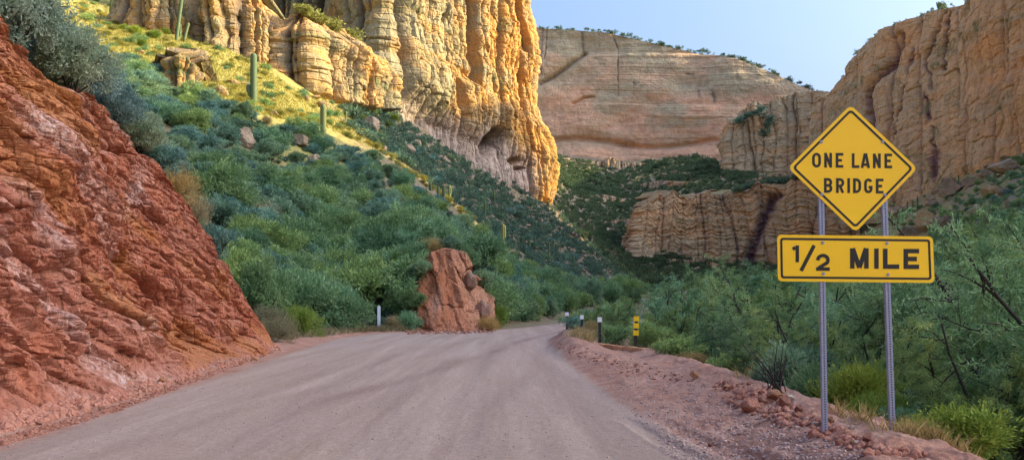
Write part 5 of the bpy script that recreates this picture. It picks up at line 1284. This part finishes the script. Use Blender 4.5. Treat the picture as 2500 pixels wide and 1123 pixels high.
for px, py, w, h, k, lab in ((1697, 926, 28, 24, 'o', 'pointed orange rock alone on the shoulder'), (1832, 1004, 48, 34, 'r', 'large dark red rock foremost on the berm'), (1862, 985, 26, 20, 'r', 'red rock right behind the large dark red one'), (1770, 942, 16, 16, 'r', 'dark red rock at the near end of the bare dirt'), (1776, 950, 26, 14, 'o', 'tan red rock below the dark red one'),
                             (1866, 948, 36, 12, 'p', 'flat pale slab on the berm below the twiggy stems'), (1892, 975, 40, 28, 'o', 'orange rock in the middle of the berm'), (1868, 975, 11, 8, 'p', 'small white stone beside the orange berm rock'), (1930, 978, 26, 16, 'p', 'white rock at the thicket edge of the berm'), (1915, 992, 36, 34, 'r', 'broad red rock in the middle of the berm'),
                             (1970, 1030, 20, 14, 'p', 'cream stone left of the left sign post'), (1992, 1040, 25, 15, 'p', 'cream stone touching the left sign post'), (1942, 1020, 24, 16, 'r', 'red stone left of the cream stones'), (1925, 1028, 14, 14, 'o', 'small orange stone on the slope of the berm'), (1950, 1005, 26, 20, 'r', 'red rock behind the cream stones'), (2028, 1035, 18, 22, 'o', 'orange stone just right of the left sign post'),
                             (2085, 1092, 24, 20, 'o', 'reddish orange stone between the sign posts'), (2120, 1112, 30, 30, 'r', 'red stone low between the sign posts'), (2092, 1120, 26, 16, 'p', 'pale stone at the bottom edge between the sign posts'), (2080, 1048, 16, 12, 'p', 'greyish stone in the grass right of the left post'), (1734, 1090, 14, 13, 'r', 'lone dark red stone on the gravel shoulder'), (1798, 1080, 14, 7, 'r', 'flat dark stone on the gravel shoulder'), (1828, 940, 12, 10, 'r', 'small red stone at the back of the berm'),
                             (398, 935, 22, 18, 'o', 'orange rock at the foot of the red bank'), (440, 938, 24, 12, 'r', 'red rock at the foot of the bank right of the orange one'), (345, 955, 20, 12, 'r', 'red rock at the foot of the bank left of the orange one'), (588, 890, 20, 12, 'r', 'red rock at the foot of the far part of the bank'), (250, 1000, 18, 10, 'r', 'red rock near the foot of the near bank'), (95, 1035, 18, 9, 'r', 'dark red rock at the lower left road edge'), (115, 1030, 22, 8, 'r', 'flat red rock at the lower left road edge'), (625, 880, 18, 10, 'o', 'orange rock at the far foot of the bank')):
    boulder(px, py, w, h, lab, src=STN[k], lo=8.5, name='rock', cat='rock', sink=.15)
def gravel(name, poly, n, r0, r1, label, seed, mat='pebble', pw=3.0):
    rng = np.random.default_rng(seed); P, q = sample_poly(poly, n, seed, 8.0)
    me = boulder_mesh(seed, 'x', mat, 1, .5); V, Fc, R = merge_instances([me], P + np.array([0, 0, .004]), r0 + (r1 - r0) * rng.random(len(P)) ** pw, rng.random(len(P)) * 6.28, seed)
    tag(link(name, np_mesh(name, V, Fc, M[mat], None, False)), label, 'gravel', None, 'stuff')
gravel('gravel', [(1440, 880), (1560, 870), (1750, 950), (2050, 1075), (2250, 1123), (1640, 1123), (1520, 980)], 6500, .004, .028, 'loose gravel scattered over the right shoulder', 81)
gravel('red_rubble', [(1750, 930), (1860, 940), (1990, 1020), (2080, 1060), (2280, 1123), (2150, 1123), (1960, 1055), (1820, 1005), (1740, 960)], 700, .012, .10, 'crumbled red rubble along the rocky berm', 83, 'redrock')
gravel('red_rubble', [(0, 1060), (0, 1010), (300, 925), (560, 850), (660, 835), (690, 850), (560, 895), (300, 980)], 2200, .012, .10, 'crumbled red rubble along the foot of the bank', 85, 'redrock')
gravel('gravel', [(0, 1123), (0, 1055), (300, 980), (700, 850), (1200, 815), (1340, 830), (1500, 960), (1620, 1123)], 1600, .004, .02, 'small stones scattered over the dirt road', 87, 'pebble', 4.0)
gravel('red_rubble', [(1335, 842), (1400, 830), (1480, 865), (1620, 900), (1700, 935), (1560, 925), (1420, 880)], 260, .012, .07, 'clods along the bank of graded dirt by the markers', 89, 'redrock')
gravel('red_rubble', [(985, 812), (1000, 800), (1190, 800), (1215, 806), (1200, 814), (1000, 816)], 420, .03, .22, 'fallen red rubble at the foot of the small cut', 93, 'redrock')
gravel('red_rubble', [(0, 1070), (300, 985), (650, 858), (700, 850), (650, 868), (300, 1000), (0, 1090)], 1500, .01, .06, 'red pebbles along the left edge of the road', 91, 'redrock')
# dark twiggy stems at the thicket edge
p = at(1900, 960, 9); mb = MB(); rng = np.random.default_rng(3)
for i in range(14):
    a = rng.uniform(-.9, .3); h = rng.uniform(.4, .75); mb.tube([(rng.uniform(-.15, .15), rng.uniform(-.15, .15), -.05), (a * .35, rng.uniform(-.1, .1), h * .6), (a * .75, rng.uniform(-.2, .2), h)], [.010, .008, .004], 4)
tag(link('dead_shrub', mb.mesh('dead_shrub', M['bark'], True), None, tuple(p)), 'bare dark twiggy stems leaning left at the thicket edge', 'shrub')

# ------------------------------------------------------------------ the road sign
SY = 9.4; SK = SY / F
M['sign_yellow'] = plain('sign_yellow_sheeting', (.98, .555, .004), .42, 0, .05, 1.6, .5)
M['sign_black'] = plain('sign_black_ink', (.018, .013, .010), .5, 0, .1, 5)
M['galv'] = plain('galvanised_steel', (.30, .31, .40), .5, .4, .14, 30)
M['sign_back'] = plain('bare_aluminium', (.5, .5, .5), .4, .8, .1, 8)
base_pt = W(2099, 1081, SY); ground_sign = float(G(np.array([base_pt[0]]), np.array([SY]))[0])
sign = link('road_sign', None, None, (base_pt[0], SY, base_pt[2]))
tag(sign, 'yellow one lane bridge diamond over a half mile plaque on two perforated steel posts', 'road sign')
def L2(px, py): return ((px - 2099) * SK, (1081 - py) * SK)
def rounded(poly, r, n=6):
    out = []; m = len(poly)
    for i in range(m):
        p = Vector(poly[i]); a = (Vector(poly[i - 1]) - p).normalized(); b = (Vector(poly[(i + 1) % m]) - p).normalized()
        ang = a.angle(b); t = r / math.tan(ang / 2); c = p + (a + b).normalized() * (r / math.sin(ang / 2))
        p0, p1 = p + a * t, p + b * t; a0 = math.atan2(p0.y - c.y, p0.x - c.x); a1 = math.atan2(p1.y - c.y, p1.x - c.x)
        d = (a1 - a0 + math.pi) % (2 * math.pi) - math.pi
        out += [(c.x + r * math.cos(a0 + d * k / n), c.y + r * math.sin(a0 + d * k / n)) for k in range(n + 1)]
    return out
def inset(poly, d):
    m = len(poly); c = sum((Vector(p) for p in poly), Vector((0, 0))) / m; res = []
    for i in range(m):
        p = Vector(poly[i]); a = (p - Vector(poly[i - 1])).normalized(); b = (Vector(poly[(i + 1) % m]) - p).normalized()
        na, nb = Vector((-a.y, a.x)), Vector((-b.y, b.x))
        if na.dot(c - p) < 0: na = -na
        if nb.dot(c - p) < 0: nb = -nb
        q = (na + nb); q *= d / (q.length ** 2 / 2); res.append(tuple(p + q))
    return res
def panel(name, corners_px, rad, bolts, letters):
    c = [L2(*p) for p in corners_px]; mb = MB(); out = rounded(c, rad * SK)
    n = len(out); yf, yb = -.0035, 0.0
    mb.prism(out, yf, yb); me = mb.mesh(name, M['sign_yellow']); me.materials.append(M['sign_back']); me.polygons[1].material_index = 1
    pan = link(name, me, sign)
    a = rounded(inset(c, 7.2 * SK), (rad - 4) * SK); b = rounded(inset(c, 12.6 * SK), (rad - 7.5) * SK); m = len(a)
    V = [(x, yf - .0015, z) for x, z in a] + [(x, yf - .0015, z) for x, z in b] + [(x, yf + .001, z) for x, z in a] + [(x, yf + .001, z) for x, z in b]
    Fq = []
    for i in range(m):
        j = (i + 1) % m; Fq += [(i, j, m + j, m + i), (2 * m + i, 2 * m + j, j, i), (m + i, m + j, 3 * m + j, 3 * m + i)]
    mb = MB(); mb.add(V, Fq); link('border', mb.mesh('border', M['sign_black']), pan)
    lev = 0
    for word in letters:
      mb = MB()
      for strokes, t in word:
        for s in strokes:
            pts = [Vector(L2(*p)) for p in s]; h = t * SK / 2; closed = (pts[0] - pts[-1]).length < 1e-6; k = len(pts) - (1 if closed else 0)
            Lp, Rp = [], []
            for i in range(k):
                if closed: p0, p2 = pts[(i - 1) % k], pts[(i + 1) % k]
                else: p0, p2 = pts[max(i - 1, 0)], pts[min(i + 1, k - 1)]
                d1 = (pts[i] - p0); d2 = (p2 - pts[i]); d1 = d1.normalized() if d1.length > 1e-9 else d2.normalized(); d2 = d2.normalized() if d2.length > 1e-9 else d1
                n1 = Vector((-d1.y, d1.x)); n2 = Vector((-d2.y, d2.x)); q = n1 + n2; q = q * (h / max(q.length ** 2 / 2, .25))
                Lp.append(pts[i] + q); Rp.append(pts[i] - q)
            y0 = yf - .0015 - .0002 * (lev % 4); lev += 1; cnt = len(Lp)
            V = [(p.x, y0, p.y) for p in Lp] + [(p.x, y0, p.y) for p in Rp]
            V += [(x, yf + .001, z) for x, _, z in V]
            Fq = []
            for i in range(cnt if closed else cnt - 1):
                j = (i + 1) % cnt; Fq += [(i, j, cnt + j, cnt + i), (2 * cnt + i, 2 * cnt + j, j, i), (cnt + i, cnt + j, 3 * cnt + j, 3 * cnt + i)]
            mb.add(V, Fq)
      link('lettering', mb.mesh('lettering', M['sign_black']), pan)
    for px, py in bolts:
        x, z = L2(px, py); mb = MB(); pr = [(x + .016 * math.cos(k * math.pi / 7), z + .016 * math.sin(k * math.pi / 7)) for k in range(14)]
        mb.prism(pr, yf - .004, yf - .0002); mb.prism([(x + .008 * math.cos(k * math.pi / 3), z + .008 * math.sin(k * math.pi / 3)) for k in range(6)], yf - .011, yf - .0042)
        link('bolt', mb.mesh('bolt', M['galv']), pan)
    return pan
def arc(cx, cy, rx, ry, a0, a1, n=10): return [(cx + rx * math.cos(math.radians(a0 + (a1 - a0) * i / n)), cy - ry * math.sin(math.radians(a0 + (a1 - a0) * i / n))) for i in range(n + 1)]
def glyph(ch, x0, x1, yt, yb, t):
    """stroke letters of the highway kind, in photo pixels: centre lines inset by half a stroke"""
    h = t / 2; l, r, u, d = x0 + h, x1 - h, yt + h, yb - h; m = (yt + yb) / 2; w = r - l; H = d - u; cx = (l + r) / 2
    if ch == 'O':
        k = w / 2; p = arc(cx, u + k * 1.15, k, k * 1.15, 180, 0) + arc(cx, d - k * 1.15, k, k * 1.15, 0, -180); return [p + [p[0]]]
    if ch == 'N': return [[(l, yb), (l, yt)], [(r, yb), (r, yt)], [(l, yt + h * .9), (r, yb - h * .9)]]
    if ch == 'E': return [[(l, yb), (l, yt)], [(l + h, u), (x1, u)], [(l + h, m), (x1 - t * .5, m)], [(l + h, d), (x1, d)]]
    if ch == 'L': return [[(l, yb), (l, yt)], [(l + h, d), (x1, d)]]
    if ch == 'A': return [[(l, yb), (cx - h * .25, yt)], [(r, yb), (cx + h * .25, yt)], [(l + w * .17, yb - H * .28), (r - w * .17, yb - H * .28)]]
    if ch == 'I': return [[((x0 + x1) / 2, yb), ((x0 + x1) / 2, yt)]]
    if ch == 'D':
        k = w * .72; return [[(l, yb), (l, yt)], [(l + h, u), (r - k, u)] + arc(r - k, u + k, k, k, 90, 0)[1:] + arc(r - k, d - k, k, k, 0, -90) + [(l + h, d)]]
    if ch == 'B':
        k1 = (m - u) / 2; k2 = (d - m) / 2
        return [[(l, yb), (l, yt)], [(l + h, u)] + arc(r - k1 - .5, u + k1, k1, k1, 90, -90) + [(l + h, m)], [(l + h, m)] + arc(r - k2, m + k2, k2, k2, 90, -90) + [(l + h, d)]]
    if ch == 'R':
        mm = m + H * .04; k1 = (mm - u) / 2
        return [[(l, yb), (l, yt)], [(l + h, u)] + arc(r - k1, u + k1, k1, k1, 90, -90) + [(l + h, mm)], [(cx - w * .05, mm), (r, yb)]]
    if ch == 'G':
        k = w / 2; return [arc(cx, u + k * 1.15, k, k * 1.15, 25, 180) + arc(cx, d - k * 1.15, k, k * 1.15, 180, 360) + [(r, m + h * .6)], [(cx + w * .05, m + h), (r + h, m + h)]]
    if ch == 'M': return [[(l, yb), (l, yt)], [(r, yb), (r, yt)], [(l + h * .2, yt), (cx, yb - H * .05)], [(cx, yb - H * .05), (r - h * .2, yt)]]
    if ch == '1': return [[(r, yb), (r, yt)], [(r - h, u + h * .2), (x0, u + h * 1.3)]]
    if ch == '/': return [[(x0 + h, yb), (x1 - h, yt)]]
    if ch == '2':
        k = w / 2; return [[(l, u + k * .95)] + arc(cx, u + k * .9, k, k * .9, 165, -35, 12) + [(l + h * .3, d - h * .5)], [(x0, d), (x1, d)]]
    return []
TXT = []
for ch, a, b, s in (('O', 1982.5, 2004, 0), ('N', 2012, 2031, .3), ('E', 2040, 2058.5, .6), ('L', 2079.5, 2097.5, 1.6), ('A', 2101, 2124, 2), ('N', 2131, 2150, 2.3), ('E', 2159, 2177.5, 2.6)): TXT.append((glyph(ch, a, b, 373.5 + s * .8, 409.5 + s * .6, 6.4), 6.4))
for ch, a, b, s in (('B', 2011.5, 2032, 0), ('R', 2041, 2061, .4), ('I', 2068.5, 2075, .7), ('D', 2082.5, 2102, 1), ('G', 2109.5, 2130, 1.4), ('E', 2138, 2156.5, 2)): TXT.append((glyph(ch, a, b, 435 + s * .8, 471 + s * .8, 6.4), 6.4))
panel('warning_panel', [(2076.5, 257), (2239.5, 411.5), (2088.5, 567), (1923.5, 410)], 13, [(2004.5, 347), (2154.5, 347), (2006, 475), (2160, 476)], [TXT[:3], TXT[3:7], TXT[7:]])
T2 = [(glyph('1', 1935, 1950.5, 599, 640, 8.5), 8.5), (glyph('/', 1951, 1992, 599, 661, 9), 9), (glyph('2', 1992, 2025.5, 619.5, 661, 8.5), 8.5), (glyph('M', 2075, 2120.5, 606, 655.5, 11), 11), (glyph('I', 2134, 2145, 606.5, 656, 11), 11), (glyph('L', 2155.5, 2195, 607, 656.3, 11), 11), (glyph('E', 2205.5, 2243.5, 607.5, 656.7, 11), 11)]
panel('distance_panel', [(1897, 573), (2277, 577.5), (2281.5, 690.5), (1899, 686.5)], 11, [(2008.5, 592.5), (2165, 594), (2010, 668), (2168, 670)], [T2[:3], T2[3:]])
def perforated_post(px0, py0, px1, py1):
    (xa, za), (xb, zb) = L2(px0, py0), L2(px1, py1); Lh = math.hypot(xb - xa, zb - za); wd = .0255; hr = .0078; step = .0254
    n = int(Lh / step); V = []; Fq = []
    for face, y in ((0, .003), (1, .052)):
        for i in range(n):
            c = i * step + step / 2; b = len(V)
            V += [(-wd, y, c - step / 2), (wd, y, c - step / 2), (wd, y, c + step / 2), (-wd, y, c + step / 2)]
            V += [(hr * math.cos(math.pi / 4 * k + math.pi / 8 - math.pi * .75), y, c + hr * math.sin(math.pi / 4 * k + math.pi / 8 - math.pi * .75)) for k in range(8)]
            o8 = b + 4
            Fq += [(b, b + 1, o8 + 2, o8 + 1, o8), (b + 1, b + 2, o8 + 4, o8 + 3, o8 + 2), (b + 2, b + 3, o8 + 6, o8 + 5, o8 + 4), (b + 3, b, o8, o8 + 7, o8 + 6)]
    b = len(V); h = n * step
    V += [(-wd, .003, 0), (-wd, .052, 0), (-wd, .052, h), (-wd, .003, h), (wd, .003, 0), (wd, .052, 0), (wd, .052, h), (wd, .003, h)]
    Fq += [(b, b + 1, b + 2, b + 3), (b + 4, b + 7, b + 6, b + 5)]
    b = len(V); V += [(-wd, .026, 0), (wd, .026, 0), (wd, .026, h), (-wd, .026, h)]; Fq += [(b, b + 1, b + 2, b + 3)]; dark = len(Fq) - 1
    # dark plate inside the tube, so that the holes read dark from any side
    me = bpy.data.meshes.new('post'); me.from_pydata(V, [], Fq); me.update(); me.materials.append(M['galv']); me.materials.append(M['sign_black']); me.polygons[dark].material_index = 1
    o = link('post', me, sign, (xa, 0, za)); o.rotation_euler = (0, math.atan2(xb - xa, zb - za), 0)
    return o
perforated_post(2016.5, 1120, 2004, 336); perforated_post(2184, 1128, 2155, 336)

# ------------------------------------------------------------------ roadside markers
M['post_black'] = plain('weathered_black_post', (.035, .028, .028), .8, 0, .4, 20)
M['post_brown'] = plain('rusty_brown_post', (.11, .06, .04), .85, 0, .4, 20)
M['white_paint'] = plain('white_reflector', (.82, .82, .84), .5, 0, .05, 10)
M['yel_ref'] = plain('yellow_reflector', (.95, .60, .01), .45, 0, .05, 10)
M['grey_post'] = plain('pale_grey_post', (.75, .77, .85), .6, 0, .12, 12)
M['curb'] = stone_mat('orange_tan_concrete', (.46, .215, .095), (.56, .32, .17), 3, .02)
def marker(px, top, bottom, y, label, mat, caps, capmat, wbody, wcap, lean=0.0):
    x = (px - CX) / F * y; zt = CAMZ + (HZ - top) / F * y; zb = CAMZ + (HZ - bottom) / F * y
    g = float(G(np.array([x]), np.array([y]))[0]); zb = min(zb, g) - .15; k = y / F
    o = link('marker_post', None, None, (x, y, zb)); h = zt - zb
    mb = MB(); w = wbody * k / 2; mb.box(-w, w, -.035, .035, 0, h - .005); link('post', mb.mesh('post', M[mat]), o)
    for a, b in caps:
        w = wcap * k / 2; mb = MB(); z1 = zt - zb - (a - top) * k; z0 = zt - zb - (b - top) * k
        mb.box(-w, w, -.045, .045, z0, z1); link('reflector', mb.mesh('reflector', M[capmat]), o)
    o.rotation_euler = (0, lean, 0)
    return tag(o, label, 'marker post')
marker(1384, 762, 822, 42, 'brown marker post with white top, farthest of the three white topped posts', 'post_brown', [(762, 771)], 'white_paint', 5.5, 8.5)
marker(1420.5, 769, 824, 39.5, 'black marker post with white top in the brush, middle of the three', 'post_black', [(769, 779)], 'white_paint', 6, 9)
marker(1464, 774, 842, 34.9, 'black marker post with white top nearest the curb', 'post_black', [(774, 786)], 'white_paint', 7, 10.5)
marker(1551, 770, 846, 32.9, 'black marker post with three yellow squares behind the curb', 'post_black', [(771.5, 784), (788.5, 801), (806, 818.5)], 'yel_ref', 7, 12.5, .03)
p = np.array([(925 - CX) / F * 55.5, 55.5, 0]); g = float(G(p[:1], p[1:2])[0]); k = 55.5 / F
mb = MB(); top = CAMZ + (HZ - 746) * k; mb.prism([(-3.6 * k, g - .2), (3.6 * k, g - .2), (3.9 * k, top - .08), (2.2 * k, top), (-2.2 * k, top), (-3.9 * k, top - .08)], 0, .03)
tag(link('marker_post', mb.mesh('marker_post', M['grey_post']), None, (p[0], p[1], 0)), 'short pale grey marker post in the brush left of the small red cut', 'marker post')
# low curb of tan blocks in front of the markers
cur = link('curb', None, None, (3.65, 32.6, float(G(np.array([3.65]), np.array([32.6]))[0]))); tag(cur, 'low orange tan block curb in front of the black and yellow marker posts', 'curb')
a = Vector(W(1450, 838, 34.3)); b = Vector(W(1571, 851, 31.9)); d = b - a; nseg = 5
for i in range(nseg):
    t0, t1 = i / nseg + (.004 if i else 0), (i + 1) / nseg - .004; p0 = a + d * t0; p1 = a + d * t1; ln = (p1 - p0).length; ang = math.atan2(p1.y - p0.y, p1.x - p0.x)
    import bmesh
    mb = MB(); mb.box(0, ln, -.02, .30, -.30, .0); me = mb.mesh('block', M['curb']); bm = bmesh.new(); bm.from_mesh(me); bmesh.ops.bevel(bm, geom=bm.edges[:], offset=.025, segments=2, affect='EDGES'); bm.to_mesh(me); bm.free()
    o = link('block', me, cur); o.location = p0 - cur.location + Vector((0, 0, .012 * rs.uniform(-1, 1))); o.rotation_euler = (0, -math.asin((p1.z - p0.z) / ln), ang)
# ------------------------------------------------------------------ camera, sun, sky
cam = bpy.data.cameras.new('camera'); cam.sensor_fit = 'HORIZONTAL'; cam.sensor_width = 36.0; cam.lens = 36.0 * F / 2500.0
cam.shift_y = (HZ - 561.5) / 2500.0; cam.clip_start = .1; cam.clip_end = 6000
co = link('camera', cam, None, (0, 0, CAMZ)); co.rotation_euler = (math.radians(90), 0, 0); sc.camera = co
sl = bpy.data.lights.new('sun', 'SUN'); sl.energy = 2.5; sl.angle = math.radians(.5); sl.color = (1.0, .80, .38)
so = link('sun', sl); a, el = math.radians(SUN_AZ), math.radians(SUN_EL)
sd = Vector((math.sin(a) * math.cos(el), math.cos(a) * math.cos(el), math.sin(el)))
so.rotation_euler = sd.to_track_quat('Z', 'Y').to_euler()
w = bpy.data.worlds.new('World'); sc.world = w; w.use_nodes = True; nt = w.node_tree; nt.nodes.clear()
sky = nt.nodes.new('ShaderNodeTexSky'); sky.sky_type = 'NISHITA'; sky.sun_disc = False
sky.sun_elevation = el; sky.sun_rotation = a; sky.altitude = 0; sky.air_density = 1.0; sky.dust_density = 10.0; sky.ozone_density = 5.5
bg = nt.nodes.new('ShaderNodeBackground'); bg.inputs[1].default_value = .15
wo = nt.nodes.new('ShaderNodeOutputWorld'); nt.links.new(sky.outputs[0], bg.inputs[0]); nt.links.new(bg.outputs[0], wo.inputs[0])
sc.view_settings.view_transform = 'Standard'; sc.view_settings.look = 'None'; sc.view_settings.exposure = 1.75; sc.view_settings.gamma = 1.0
sc.render.engine = 'CYCLES'
sc.cycles.max_bounces = 8; sc.cycles.diffuse_bounces = 6; sc.cycles.transmission_bounces = 3; sc.cycles.transparent_max_bounces = 4
sc.cycles.use_denoising = True; sc.cycles.use_adaptive_sampling = False
w.cycles.sampling_method = 'MANUAL'; w.cycles.sample_map_resolution = 2048
